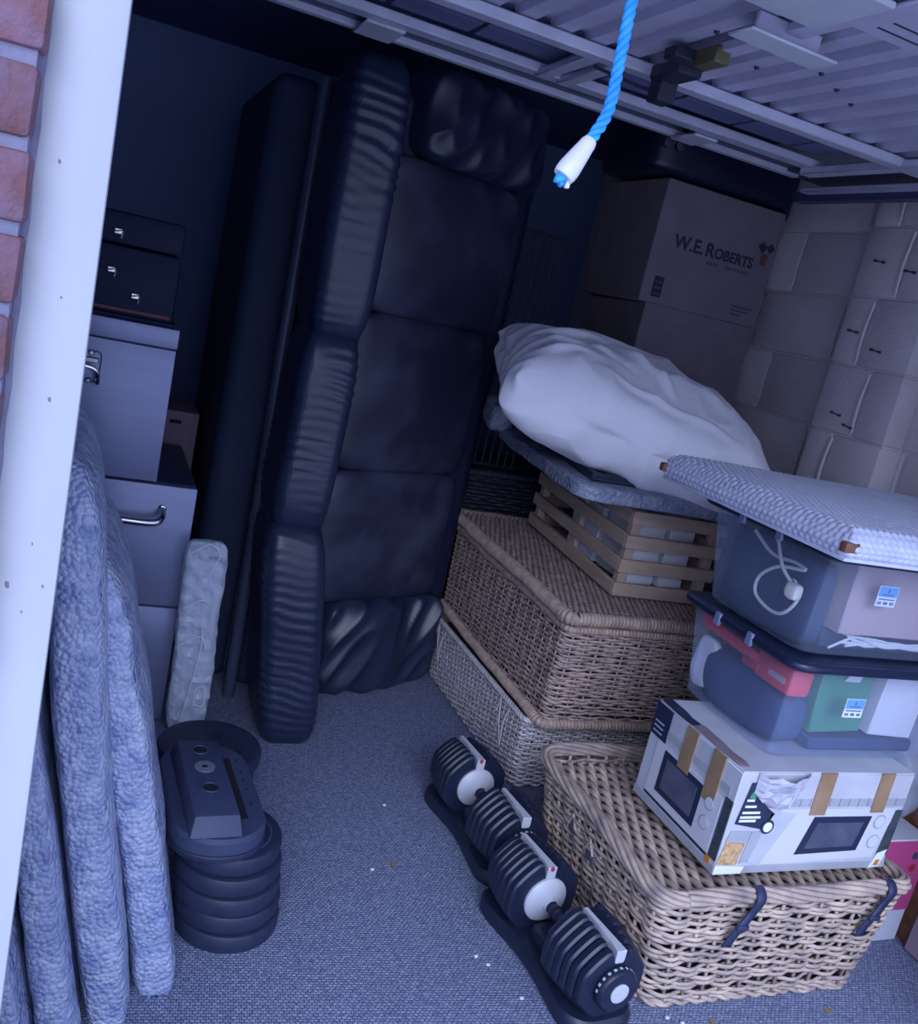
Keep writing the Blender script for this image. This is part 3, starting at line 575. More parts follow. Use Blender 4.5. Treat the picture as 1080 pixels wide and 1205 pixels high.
stuffpart(obj('weave', weave(UB, UT, .030, .345, 34, 64, .025, .005, .0032, 4, .0012, 33), 'wick_brown', uh, world=False, angle=180))
stuffpart(obj('upright_stakes', stakes(UB, UT, .01, .36, 64, .025, .0038), 'wick_tan', uh, world=False, angle=180))
def binding(w, d, z, r, sq=1.0, n=1500, per=.013):
    P, N = rrect(w, d, .03, n); L = 2*(w+d); s = np.arange(n)/n*L
    return tube(np.c_[P, np.full(n, z)+.002*np.sin(s*9)], r*(1+.10*np.sin(2*PI*s/per)+.05*np.sin(s*31)), 8, True)
obj('base_binding', binding(.600, .985, .018, .017), 'wick_tan', uh, world=False, angle=180); obj('mouth_binding', binding(.605, 1.005, .350, .0135), 'wick_tan', uh, world=False, angle=180)
ld = obj('lid_binding', binding(.632, 1.035, .392, .021), 'wick_tan', uh, world=False, angle=180)
stuffpart(obj('lid_weave', rot(flat_weave(1.0, .60, .400, 58, 40, .004), 'Z', PI/2), 'wick_brown', ld, world=False, angle=180))
obj('lid_board', rbox(-.29, -.49, .375, .29, .49, .394, .004), 'inner', ld, world=False)
obj('lining', rbox(-.275, -.47, .01, .275, .47, .37, .01), 'inner', uh, world=False)
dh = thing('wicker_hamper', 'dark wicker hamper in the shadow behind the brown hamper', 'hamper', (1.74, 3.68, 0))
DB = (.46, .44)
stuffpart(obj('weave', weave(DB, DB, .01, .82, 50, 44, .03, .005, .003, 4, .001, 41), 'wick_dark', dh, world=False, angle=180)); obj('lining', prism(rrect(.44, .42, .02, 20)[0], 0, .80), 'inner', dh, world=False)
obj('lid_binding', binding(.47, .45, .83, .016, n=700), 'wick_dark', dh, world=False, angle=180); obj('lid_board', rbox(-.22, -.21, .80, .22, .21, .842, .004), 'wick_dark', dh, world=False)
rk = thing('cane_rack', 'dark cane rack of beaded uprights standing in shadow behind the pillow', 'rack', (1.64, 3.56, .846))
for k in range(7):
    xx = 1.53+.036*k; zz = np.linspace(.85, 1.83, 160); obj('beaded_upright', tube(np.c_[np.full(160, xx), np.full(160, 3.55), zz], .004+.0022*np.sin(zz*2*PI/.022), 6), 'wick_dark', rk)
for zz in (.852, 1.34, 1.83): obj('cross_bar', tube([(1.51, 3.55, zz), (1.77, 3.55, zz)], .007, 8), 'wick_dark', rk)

# willow basket in front
wb = thing('willow_basket', 'open-rimmed willow basket with leather straps carrying the microwave box', 'basket', (1.712, 1.755, 0))
WB, WT = (.655, .60), (.760, .64)
stuffpart(obj('weave', weave(WB, WT, .012, .300, 26, 44, .05, .0070, .0045, 6, .003, 55, .004), 'willow', wb, world=False, angle=180))
stuffpart(obj('upright_stakes', stakes(WB, WT, .0, .31, 44, .05, .0048, 6), 'willow', wb, world=False, angle=180))
P, N = rrect(*WB, .05, 300); obj('base_rim', twist(np.vstack([np.c_[P, np.full(300, .012)], [[*P[0], .012]]]), .006, .006, 2, .09, 6), 'willow', wb, world=False, angle=180)
P, N = rrect(.775, .655, .06, 420); Q = np.c_[P, .322+.005*np.sin(np.arange(420)*.09)]; obj('top_rim', twist(np.vstack([Q, Q[:1]]), .013, .0072, 6, .42, 6), 'willow', wb, world=False, angle=180)
stuffpart(obj('lid_weave', rot(flat_weave(.58, .70, .295, 40, 15, .007), 'Z', PI/2), 'willow', wb, world=False, angle=180))
obj('lining', prism(rrect(.62, .57, .04, 24)[0], .006, .29), 'inner', wb, world=False)
for xx in (-.155, .262):
    s = obj('strap', (lambda P: (np.vstack([np.c_[P[:, 0]-.013, P[:, 1:]], np.c_[P[:, 0]+.013, P[:, 1:]]]), [(i, i+1, len(P)+i+1, len(P)+i) for i in range(len(P)-1)]))(smooth_path([(xx+.03, -.295, .315), (xx+.028, -.325, .345), (xx+.022, -.352, .33), (xx+.016, -.345, .29), (xx-.004, -.346, .255), (xx-.014, -.340, .225), (xx-.02, -.334, .19)], 24)), 'strap', wb, world=False)
    md = s.modifiers.new('thick', 'SOLIDIFY'); md.thickness = .004; md.offset = 0
    obj('strap_keeper', rbox(xx-.020, -.353, .245, xx+.014, -.340, .258, .002), 'strap', s, world=False)
for yy, zz in ((.10, .215), (.0, .205)):
    b = obj('buckle', rbox(-.372, yy-.022, zz-.014, -.356, yy+.022, zz+.026, .006, 2), 'buckle', wb, world=False); obj('buckle_loop', tube([(-.374, yy-.02, zz+.01), (-.378, yy, zz+.045), (-.374, yy+.02, zz+.01)], .004, 6), 'willow', b, world=False)

# ------------------------------------------------------------------ microwave carton on the basket
MX0, MX1, MY0, MY1, MZ0, MZ1 = 1.495, 2.045, 1.49, 1.85, .338, .610
mw = thing('microwave_carton', 'battered printed microwave carton patched with brown tape on the willow basket', 'box', ((MX0+MX1)/2, (MY0+MY1)/2, MZ0))
obj('carton', rbox(MX0, MY0, MZ0, MX1, MY1, MZ1-.004, .003), 'mwhite', mw)
E_ = .0012
def FF(u0, v0, u1, v1, m, name, parent=mw, lift=1):      # print on the front face (faces -y)
    w, h = MX1-MX0, MZ1-MZ0; return obj(name, rbox(MX0+u0*w, MY0-E_*lift, MZ0+v0*h, MX0+u1*w, MY0+.001, MZ0+v1*h, .0003), m, parent)
def LF(u0, v0, u1, v1, m, name, parent=mw, lift=1):      # print on the left face (faces -x), u runs from back to front
    w, h = MY1-MY0, MZ1-MZ0; return obj(name, rbox(MX0-E_*lift, MY1-u1*w, MZ0+v0*h, MX0+.001, MY1-u0*w, MZ0+v1*h, .0003), m, parent)
def FQ(pts, m, name, parent=mw, lift=1):
    w, h = MX1-MX0, MZ1-MZ0; p = [(MX0+u*w, MZ0+v*h) for u, v in pts]; v, f = prism(p, 0, .001); v = np.c_[v[:, 0], MY0-E_*lift+v[:, 2], v[:, 1]]; return obj(name, (v, f), m, parent, smooth=False)
FF(0, .0, 1, .075, 'mgrey', 'printed_floor'); FF(.18, .66, .995, .74, 'mgrey', 'tile_border')
for k in range(14): FF(.19+.057*k, .66, .1925+.057*k, .74, 'mblack', 'tile_line', lift=1.3)
p1 = FQ([(.235, .08), (.90, .12), (.96, .64), (.27, .64)], 'mknob', 'printed_microwave', lift=1.5)
FQ([(.17, .11), (.235, .07), (.36, .60), (.22, .62)], 'mwhite', 'microwave_side', p1, 2)
w1 = FQ([(.42, .175), (.785, .20), (.815, .56), (.47, .56)], 'mblack', 'window_frame', p1, 2.2); FQ([(.465, .235), (.75, .25), (.775, .50), (.50, .50)], 'mglass', 'window_glass', w1, 3)
for v in (.29, .50):
    k1 = obj('printed_knob', move(rot(lathe([(.020, 0), (.020, .001), (.017, .0018)], 24), 'X', PI/2), MX0+.873*(MX1-MX0), MY0-.0022, MZ0+v*(MZ1-MZ0)), 'mgrey', p1); obj('knob_face', move(rot(lathe([(.0165, 0), (.0165, .001)], 24), 'X', PI/2), MX0+.873*(MX1-MX0), MY0-.0038, MZ0+v*(MZ1-MZ0)), 'mknob', k1)
FQ([(.925, .14), (.99, .14), (.995, .62), (.95, .62)], 'mgreen', 'dark_green_print', lift=2); FQ([(.90, .0), (.965, .02), (.985, .20), (.93, .16)], 'sticker', 'flower_print', lift=2.4); FQ([(.925, .03), (.955, .03), (.96, .09), (.935, .09)], 'orange', 'orange_print', lift=3)
FF(.43, .58, .52, 1.0, 'tape', 'tape_strip', lift=3.4); FF(.79, .60, .87, 1.0, 'tape', 'tape_strip', lift=3.4)
lb = FQ([(.035, .50), (.20, .44), (.235, .60), (.20, .90), (.06, .90)], 'mblack', 'black_label', lift=2)
text('label_lettering', 'N', .042, 'sticker', lb, front_M(MX0+.047, MY0-.0034, MZ0+.200), .0003, .0006)
for k, (u0, u1, v) in enumerate(((.06, .10, .72), (.06, .12, .66), (.055, .15, .60), (.05, .16, .555), (.05, .14, .52))): FF(u0, v, u1, v+.022, 'sticker', 'label_line', lb, 3)
FQ([(.065, .76), (.095, .74), (.11, .80), (.08, .82)], 'green', 'leaf_print', lb, 3.2)
e1 = obj('round_badge', move(rot(lathe([(.019, 0), (.019, .001)], 24), 'X', PI/2), MX0+.215*(MX1-MX0), MY0-.0032, MZ0+.47*(MZ1-MZ0)), 'mblack', lb); obj('badge_face', move(rot(lathe([(.013, 0), (.013, .001)], 24), 'X', PI/2), MX0+.215*(MX1-MX0), MY0-.0044, MZ0+.47*(MZ1-MZ0)), 'sticker', e1)
FQ([(.005, .10), (.11, .09), (.125, .30), (.02, .32)], 'pasta', 'pasta_print', lift=2); FQ([(.015, .32), (.13, .31), (.14, .42), (.03, .43)], 'mgrey', 'jar_print', lift=2); FQ([(.125, .10), (.175, .12), (.20, .42), (.145, .42)], 'mgrey', 'tile_print', lift=1.6); FQ([(.0, .0), (.15, .0), (.16, .07), (.0, .09)], 'sticker', 'cloth_print', lift=2.2)
rgc = np.random.default_rng(5); nu_, nv_ = 11, 8; Vc = []
for a in range(nu_):
    for b in range(nv_):
        u, v = a/(nu_-1), b/(nv_-1); Vc.append((MX0+.045+.155*u-.02*(1-v)*u, MY0-.004-.022*math.sin(PI*u)*(v)**.7-rgc.uniform(0, .016)*(0 < a < nu_-1), MZ1-.002-(.105*(1-v))*(.35+.65*(1-abs(u-.55)*1.4))+rgc.uniform(-.004, .004)))
fl = obj('torn_flap', (np.array(Vc), [(a*nv_+b, (a+1)*nv_+b, (a+1)*nv_+b+1, a*nv_+b+1) for a in range(nu_-1) for b in range(nv_-1)]), 'silver', mw, smooth=False); md = fl.modifiers.new('thick', 'SOLIDIFY'); md.thickness = .0015
# left face
LF(0, 0, 1, .075, 'mgrey', 'printed_floor'); p2 = LF(.12, .12, .90, .66, 'mknob', 'printed_microwave', lift=1.5); LF(0, .66, .20, .985, 'mblack', 'black_label', lift=1.6)
for k in range(3): LF(.03, .70+.05*k, .14, .715+.05*k, 'mgrey', 'label_line', lift=2.4)
w2 = LF(.23, .20, .70, .62, 'mblack', 'window_frame', p2, 2.4); LF(.28, .26, .65, .56, 'mglass', 'window_glass', w2, 3.2); LF(.20, .72, .94, .80, 'mgrey', 'tile_border'); LF(.12, .09, .9, .115, 'mblack', 'shadow_print')
for v in (.34, .53):
    k1 = obj('printed_knob', move(rot(lathe([(.018, 0), (.018, .001), (.015, .0018)], 24), 'Y', -PI/2), MX0-.0022, MY1-.80*(MY1-MY0), MZ0+v*(MZ1-MZ0)), 'mgrey', p2); obj('knob_face', move(rot(lathe([(.0145, 0), (.0145, .001)], 24), 'Y', -PI/2), MX0-.0038, MY1-.80*(MY1-MY0), MZ0+v*(MZ1-MZ0)), 'mknob', k1)
LF(.92, .12, .995, .70, 'mgreen', 'dark_green_print', lift=2); LF(.90, .05, .95, .12, 'orange', 'orange_print', lift=2); LF(.39, .58, .52, 1.0, 'tape', 'tape_strip', lift=3.4); LF(.70, .52, .83, 1.0, 'tape', 'tape_strip', lift=3.4)
def edge_fl(W, U): r = np.array(W); r[:, 2] += .004*nz(W, 60, 14); r[:, 0] += .003*nz(W, 50, 15); return r
obj('worn_top_flap', move(puff(.036, .20, .014, 6, 26, edge_fl), MX0+.022, MY0+.12, MZ1-.002), 'card', mw, angle=180); obj('worn_top_flap', move(puff(.036, .15, .012, 6, 20, edge_fl), MX0+.022, MY1-.075, MZ1-.002), 'mblack', mw, angle=180)
obj('top_panel', rbox(MX0+.002, MY0+.002, MZ1-.006, MX1-.002, MY1-.002, MZ1, .001), 'mwhite', mw)

# ------------------------------------------------------------------ clear storage tubs and contents
def tub(label, bx, by, z0, tx, ty, z1, lid_label):
    t = thing('storage_tub', label, 'storage tub', ((bx[0]+bx[1])/2, (by[0]+by[1])/2, z0))
    n = 64; V = []; levels = [(0, .0), (.02, .004), (.5, .5), (.93, .93), (.935, .95), (1, 1)]
    prof = []
    for zt, k in ((0.0, 0.0), (.03, .04), (.5, .5), (1.0, 1.0)):
        x0 = bx[0]+(tx[0]-bx[0])*k; x1 = bx[1]+(tx[1]-bx[1])*k; y0 = by[0]+(ty[0]-by[0])*k; y1 = by[1]+(ty[1]-by[1])*k; ins = .006 if zt == 0 else 0
        P, _ = rrect(x1-x0-2*ins, y1-y0-2*ins, .03, n); V.append(np.c_[P+np.array([(x0+x1)/2, (y0+y1)/2]), np.full(n, z0+.003+(z1-z0-.003)*zt)])
    F = [(k*n+i, k*n+(i+1) % n, (k+1)*n+(i+1) % n, (k+1)*n+i) for k in range(3) for i in range(n)]+[tuple(range(n))[::-1]]
    o = obj('tub_wall', (np.vstack(V), F), 'tub', t)
    P, _ = rrect(tx[1]-tx[0]+.03, ty[1]-ty[0]+.03, .04, 160); c = np.array([(tx[0]+tx[1])/2, (ty[0]+ty[1])/2])
    obj('lid', prism(rrect(tx[1]-tx[0]+.02, ty[1]-ty[0]+.02, .035, 80)[0]+c, z1, z1+.020, .004), 'lid', t); obj('lid_rim', tube(np.c_[P+c, np.full(160, z1+.008)], .013, 8, True), 'lid', t, angle=180)
    for yy in (.35, .65): obj('lid_clip', rbox(tx[0]-.030, ty[0]+(ty[1]-ty[0])*yy-.012, z1-.012, tx[0]-.020, ty[0]+(ty[1]-ty[0])*yy+.012, z1+.022, .003), 'clip', t)
    return t
def sticker(t, x, y, z, w=.062, h=.05):
    s = obj('paper_sticker', rbox(x, y, z, x+w, y+.0012, z+h, .0003), 'sticker', t); obj('blue_band', rbox(x+.002, y-.0006, z+h*.48, x+w-.002, y, z+h-.002, .0002), 'sticker_blue', s)
    obj('sticker_mark', rbox(x+w*.46, y-.0012, z+h*.68, x+w*.54, y-.0005, z+h*.86, .0002), 'ink', s); obj('sticker_line', rbox(x+w*.2, y-.0012, z+h*.56, x+w*.8, y-.0005, z+h*.62, .0002), 'ink', s); obj('sticker_line', rbox(x+w*.1, y-.0008, z+h*.33, x+w*.9, y, z+h*.39, .0002), 'ink', s)
    for k in range(3): obj('sticker_block', rbox(x+w*(.08+.31*k), y-.0008, z+h*.1, x+w*(.28+.31*k), y, z+h*.24, .0002), 'ink' if k == 1 else 'clip', s)
t1 = tub('lower clear storage tub holding a red tool, on the microwave carton', (1.615, 2.17), (1.555, 1.92), .611, (1.585, 2.20), (1.52, 1.95), .862, '')
t2 = tub('upper clear storage tub holding coiled cable, under the wrapped board', (1.605, 2.15), (1.55, 1.92), .884, (1.545, 2.20), (1.475, 1.93), 1.142, '')
sticker(t2, 1.735, 1.5075, 1.035); sticker(t1, 1.785, 1.5355, .735)
# contents of the upper tub
tag(obj('folded_cloth', move(puff(.07, .33, .22, 6, 24, lambda W, U: W+.006*np.c_[nz(W, 30, 1), nz(W, 30, 2), nz(W, 30, 3)]), 1.645, 1.735, .998), 'navy', angle=180), 'dark navy folded cloth inside the upper clear tub', 'cloth')
tag(obj('carton', rbox(1.695, 1.545, .945, 2.12, 1.80, 1.125, .003), 'pinkcard'), 'plain pinkish cardboard carton inside the upper clear tub', 'box')
tag(obj('cable_tray', rbox(1.69, 1.585, .892, 2.13, 1.82, .944, .004), 'navy'), 'flat dark box under the pinkish carton in the upper tub', 'box')
cc = thing('cable', 'cream electrical cable with plug inside the upper clear tub', 'cable', (1.60, 1.72, .96))
obj('flex', tube(smooth_path([(1.594, 1.80, 1.11), (1.597, 1.72, 1.075), (1.598, 1.64, 1.08), (1.592, 1.60, 1.075), (1.590, 1.68, 1.055), (1.596, 1.74, 1.01), (1.598, 1.74, .965), (1.598, 1.68, .945), (1.596, 1.63, .955), (1.592, 1.595, 1.0), (1.586, 1.605, 1.025), (1.583, 1.66, 1.06), (1.590, 1.71, 1.115)], 90), .0045, 8), 'cable', cc)
obj('plug', move(puff(.026, .042, .04, 4, 10), 1.583, 1.605, 1.02), 'cable', cc, angle=180); obj('wrap', tube([(1.588, 1.62+.018*math.cos(t), 1.02+.022*math.sin(t)) for t in np.linspace(0, 12, 40)], .004, 6), 'cable', cc)
wc = thing('white_cable_bundle', 'bundle of white cables along the front of the upper clear tub', 'cable', (1.9, 1.57, .885))
for k in range(7):
    a = rng.uniform(1.70, 1.78); obj('strand', tube(smooth_path([(a, 1.568, .90+.008*k), (a+.08, 1.565+.01*rng.random(), .905+.03*rng.random()), (a+.17, 1.566, .93-.03*rng.random()), (a+.26, 1.568, .90+.03*rng.random()), (a+.33, 1.57, .905+.02*rng.random())], 30), .0035, 6), 'white_plastic', wc)
# contents of the lower tub
rt_ = thing('power_tool', 'red plastic power tool inside the lower clear tub', 'tool', (1.66, 1.74, .78))
obj('body', rbox(1.625, 1.565, .765, 1.695, 1.70, .835, .012, 2), 'red', rt_); obj('grip_bar', rot(rbox(1.625, 1.68, .79, 1.675, 1.93, .822, .008, 2), 'X', .05, (1.65, 1.7, .8)), 'red', rt_); obj('trigger_block', rbox(1.622, 1.68, .775, 1.69, 1.745, .80, .004), 'red2', rt_); obj('head', rbox(1.622, 1.86, .80, 1.69, 1.935, .855, .01, 2), 'red', rt_); obj('rating_plate', rbox(1.6238, 1.585, .79, 1.6255, 1.645, .805, .0005), 'pinkcard', rt_)
tag(obj('sack', move(puff(.12, .33, .155, 3.5, 26, lambda W, U: W+.006*np.c_[nz(W, 25, 1), nz(W, 25, 2), nz(W, 25, 3)]), 1.69, 1.745, .692), 'slate', angle=180), 'dark slate fabric sack under the red tool in the lower tub', 'sack')
tag(obj('green_box', rot(rbox(1.765, 1.60, .66, 1.935, 1.72, .825, .004), 'Y', -.05, (1.85, 1.66, .66)), 'green'), 'green box inside the lower clear tub', 'box')
tag(obj('paper_stack', rot(rbox(1.965, 1.60, .655, 2.12, 1.75, .835, .003), 'Y', .06, (2.0, 1.6, .64)), 'paper'), 'white papers standing beside the green box in the lower tub', 'papers')
tag(obj('grey_block', rbox(1.765, 1.585, .617, 2.12, 1.80, .650, .006), 'slate'), 'flat slate-coloured case under the green box in the lower tub', 'case')
tag(obj('torn_paper', (lambda v: (v[0]+np.c_[np.zeros(len(v[0])), .004*nz(v[0], 50, 3), np.zeros(len(v[0]))], v[1]))(prism([(0, 0), (.05, 0), (.06, .03), (.035, .05), (.02, .03)], 0, .002)), 'paper'), 'scrap of torn white paper on the green box', 'paper')
tp = bpy.data.objects['torn_paper']; tp.location = (1.855, 1.597, .828); tp.rotation_euler = (PI/2, 0, 0)
tag(obj('white_sheet', move(puff(.03, .08, .14, 4, 16, lambda W, U: W+.008*np.c_[nz(W, 40, 1), nz(W, 40, 2), nz(W, 40, 3)]), 1.655, 1.905, .70), 'paper', angle=180), 'crumpled white sheet at the back of the lower clear tub', 'sheet')

# bubble-wrapped board on the tubs, each bubble is relief in the mesh
wp = thing('wrapped_board', 'bubble-wrapped wooden-framed board lying on the upper clear tub', 'wrapped board', (1.85, 1.70, 1.166))
bx0, bx1, by0, by1, bz0, bz1 = 1.445, 2.34, 1.36, 2.035, 1.172, 1.235
nu, nv = 260, 210
def sheet(u, v):
    x_ = bx0+(bx1-bx0)*u; y_ = by0+(by1-by0)*v; e = np.minimum(np.minimum(u*(bx1-bx0), (1-u)*(bx1-bx0)), np.minimum(v*(by1-by0), (1-v)*(by1-by0))); sag = np.clip(e/.03, 0, 1)
    per = .019; row = np.floor(y_/(per*.87)); fx = ((x_/per+.5*(row % 2)) % 1)-.5; fy = ((y_/(per*.87)) % 1)-.5; b = np.clip(1-(fx*fx+fy*fy)/.19, 0, 1)**.5
    return x_, y_, sag, b
U_, V_ = np.meshgrid(np.linspace(0, 1, nu), np.linspace(0, 1, nv), indexing='ij'); x_, y_, sag, b = sheet(U_.ravel(), V_.ravel())
pts = np.c_[x_, y_, np.zeros(len(x_))]; z_ = bz1-.022*(1-sag)**2+.0042*b+.004*nz(pts, 14, 6)
top = np.c_[x_, y_, z_]; bot = np.c_[x_, y_, np.full(len(x_), bz0)]; F = [(i*nv+j, (i+1)*nv+j, (i+1)*nv+j+1, i*nv+j+1) for i in range(nu-1) for j in range(nv-1)]
obj('bubble_wrap', (top, F), 'wrap', wp, angle=180)
# wrapped side: bulging bubbled band all round
P, N = rrect(bx1-bx0, by1-by0, .012, 640); c = np.array([(bx0+bx1)/2, (by0+by1)/2]); rows = np.linspace(0, 1, 22); Vb = []
for k, t in enumerate(rows):
    s = np.arange(640)*(2*(bx1-bx0+by1-by0))/640; zz = bz0+(bz1-.018-bz0)*t; rw = math.floor(zz/.0165); fx = ((s/.019+.5*(rw % 2)) % 1)-.5; fy = ((zz/.0165) % 1)-.5; bb = np.clip(1-(fx*fx+fy*fy)/.19, 0, 1)**.5
    off = .014*math.sin(PI*min(t*.5+.5, 1))*0+.012*math.sin(PI*t)+.004*bb-.004; Vb.append(np.c_[P+N*off[:, None]+c, np.full(640, zz)])
obj('wrap_edge', (np.vstack(Vb), [(k*640+i, k*640+(i+1) % 640, (k+1)*640+(i+1) % 640, (k+1)*640+i) for k in range(21) for i in range(640)]), 'wrap', wp, angle=180)
obj('wrap_underside', rbox(bx0, by0, 1.166, bx1, by1, bz0+.002, .002), 'wrap', wp)
for xx, yy in ((bx0-.006, by0-.008), (bx0-.010, by1-.018)): obj('frame_corner', rbox(xx-.008, yy, 1.186, xx+.03, yy+.02, 1.208, .004, 2), 'wood_corner', wp)

# ------------------------------------------------------------------ slatted crate, wrapped board, black rack and pillow on the hamper
CZ = .695
cr = thing('slatted_crate', 'pale pine slatted crate on the brown wicker hamper', 'crate', (1.865, 2.81, CZ)); cr.rotation_euler = (math.radians(2.2), 0, math.radians(-2))
cw, cd, ch = .37, .74, .30
for sx in (-1, 1):
    for sy in (-1, 1): obj('corner_post', rbox(sx*(cw/2-.03)-.016, sy*(cd/2-.03)-.016, 0, sx*(cw/2-.03)+.016, sy*(cd/2-.03)+.016, ch, .002), 'pine', cr, world=False)
for k in range(4):
    z = .004+k*.083
    for s in (-1, 1):
        obj('slat', rbox(-cw/2, s*(cd/2-.007)-.007, z, cw/2, s*(cd/2-.007)+.007, z+.045, .002), 'pine', cr, world=False)
        if k != 3 or True: obj('slat', rbox(s*(cw/2-.007)-.007, -cd/2+.014, z, s*(cw/2-.007)+.007, cd/2-.014, z+.045, .002), 'pine', cr, world=False)
for k in range(4): obj('bottom_slat', rbox(-cw/2+.014, -.33+.18*k, .0, cw/2-.014, -.22+.18*k, .008, .001), 'pine', cr, world=False)
obj('middle_post', rbox(-cw/2+.014, -.016, 0, -cw/2+.034, .016, ch, .002), 'pine', cr, world=False)
for k, (x0, x1, y0, y1, h) in enumerate(((-.13, -.02, -.32, -.12, .25), (-.005, .095, -.325, -.1, .255), (-.14, .0, -.10, .1, .20), (.01, .12, -.08, .12, .22))):
    o = obj('white_carton', rbox(1.865+x0, 2.81+y0, CZ+.022, 1.865+x1, 2.81+y1, CZ+.022+h, .004), 'paper')
    tag(o, ['upright white carton at the open end of the slatted crate', 'second white carton filling the open end of the slatted crate', 'low white carton deeper inside the slatted crate', 'taller white carton deeper inside the slatted crate'][k], 'box', 'white cartons in the slatted crate')
bd = thing('wrapped_board', 'grey bubble-wrapped flat board lying on the slatted crate under the pillow', 'wrapped board', (1.735, 2.74, 1.02)); bd.rotation_euler = (math.radians(2.0), 0, math.radians(-5))
def brd(W, U): r = np.array(W); r[:, 2] += .005*nz(W, 22, 4)+.004*np.abs(nz(W, 60, 6)); r[:, :2] += .006*np.c_[nz(W, 30, 2), nz(W, 30, 3)]; return r
obj('bubble_wrap', move(puff(.64, .86, .055, 10, 60, brd), 0, 0, .03), 'wrap_grey', bd, world=False, angle=180)
obj('wrap_tail', rot(move(puff(.10, .15, .10, 5, 20, brd), -.33, .38, .02), 'X', .2), 'wrap_grey', bd, world=False, angle=180)
br = thing('plastic_rack', 'flat black slotted rack between the wrapped board and the pillow', 'rack', (1.72, 2.66, 1.072), math.radians(-5)); br.rotation_euler[0] = math.radians(2)
obj('rack_plate', rbox(-.25, -.30, 0.004, .30, .30, .016, .004), 'rubber', br, world=False)
for k in range(7): obj('rack_rib', rbox(-.24, -.29+.095*k, .014, .29, -.275+.095*k, .028, .002), 'rubber', br, world=False)
for k in range(2): obj('rack_edge', rbox(-.25+.53*k, -.30, .012, -.23+.53*k, .30, .032, .003), 'rubber', br, world=False)

def pillow_fn(W, U):
    r = np.array(W); u, v = U[:, 0], U[:, 1]
    e = (1-np.abs(u)**3.2)*(1-np.abs(v)**3.2); r[:, 2] = W[:, 2]*(.16+.84*np.clip(e, 0, 1)**.55)
    pin = 1-.10*(1-np.abs(v)**2)*np.abs(u)**4; r[:, 0] *= pin; r[:, 1] *= 1-.10*(1-np.abs(u)**2)*np.abs(v)**4
    f1 = np.abs(nz(W*np.array([.8, 1.3, .6]), 10, 71, 4)); f2 = np.abs(nz(W*np.array([1.2, .9, .6]), 18, 78, 4))
    s = np.clip(W[:, 2]/.07, -1, 1); r[:, 2] += s*(.050*(.25-f1)+.028*(.3-f2)+.03*nz(W, 6, 80))*np.clip(e+.25, 0, 1)
    side = np.clip(-v*2.2-1.1, 0, 1); r[:, 1] -= side*(.050*(.24-np.abs(nz(W*np.array([1.3, 1, .6]), 13, 90, 4)))+.012*nz(W*np.array([1, 1, .5]), 30, 93)); lf = np.clip(-u*2.4-1.3, 0, 1); r[:, 0] -= lf*.030*(.25-np.abs(nz(W*np.array([.4, 1.6, 1]), 22, 97, 4)))
    for (xa, ya, xb, yb, w_, h_) in ((-.9, .1, -.35, .25, .05, .016), (-.92, -.2, -.4, -.1, .05, .018), (-.9, -.5, -.45, -.35, .045, .016), (-.3, .2, .05, -.25, .05, .014), (-.15, .35, .1, .0, .04, -.016), (.0, -.1, .12, -.4, .035, .018),
                                 (.2, .3, .5, -.3, .06, .014), (.45, .4, .7, -.2, .05, -.014), (-.4, -.55, .55, -.7, .05, .016), (.55, .1, .92, -.1, .05, .015), (-.55, .55, .1, .6, .06, .014), (-.6, -.05, -.2, -.3, .04, -.014)):
        d = np.array([xb-xa, yb-ya]); t = np.clip(((u-xa)*d[0]+(v-ya)*d[1])/(d @ d), 0, 1); q = np.hypot(u-xa-d[0]*t, v-ya-d[1]*t)
        r[:, 2] += h_*np.exp(-(q/w_)**2)*np.sin(PI*np.clip(t*.9+.05, 0, 1))*np.clip(U[:, 2]*4, 0, 1)
    return r
pw = thing('pillow', 'plump white pillow lying on the bubble-wrapped board', 'pillow', (1.635, 2.57, 1.10))
V, F = puff(.98, .62, .33, 7, 120, pillow_fn)
vf = rot((V, F), 'X', math.radians(15)); vf = rot(vf, 'Y', math.radians(11)); vf = rot(vf, 'Z', math.radians(-14)); vf = move(vf, 0, 0, .165)
obj('pillowcase', vf, 'linen', pw, world=False, angle=180)
def hem(W, U): r = np.array(W); r[:, 2] += .012*nz(W, 14, 91)+.008*np.abs(nz(W, 30, 95)); return r
vf = puff(.26, .55, .03, 6, 36, hem); vf = move(vf, .47, -.02, 0); vf = rot(vf, 'Y', math.radians(34), (.36, 0, 0)); vf = rot(vf, 'X', math.radians(10)); vf = rot(vf, 'Z', math.radians(-14)); obj('open_hem', move(vf, .0, .0, .115), 'linen', pw, world=False, angle=180)

# ------------------------------------------------------------------ cardboard removal boxes against the wall
b4 = thing('removal_box', 'lowest brown cardboard box of the stack against the block wall', 'box', (2.1, 3.24, 0), 0, 'removal boxes'); obj('carton', rbox(2.09, 3.03, 0, 2.375, 3.45, .60, .004), 'card', b4)
b3 = thing('removal_box', 'second brown cardboard box from the floor against the block wall', 'box', (2.1, 3.24, .60), 0, 'removal boxes'); obj('carton', rbox(2.09, 3.02, .60, 2.375, 3.45, 1.20, .004), 'card', b3)
b2 = thing('removal_box', 'plain brown cardboard box directly under the lettered box', 'box', (2.1, 3.24, 1.20), 0, 'removal boxes'); obj('carton', rbox(1.862, 3.012, 1.20, 2.365, 3.45, 1.640, .004), 'card', b2)
obj('lid_flap', rbox(1.858, 3.008, 1.585, 2.37, 3.013, 1.642, .001), 'card', b2)
b1 = thing('removal_box', 'top brown cardboard box printed with navy lettering', 'box', (2.09, 3.24, 1.642), 0, 'removal boxes')
ct = obj('carton', rbox(1.82, 3.0, 1.642, 2.358, 3.44, 2.078, .004), 'card', b1)
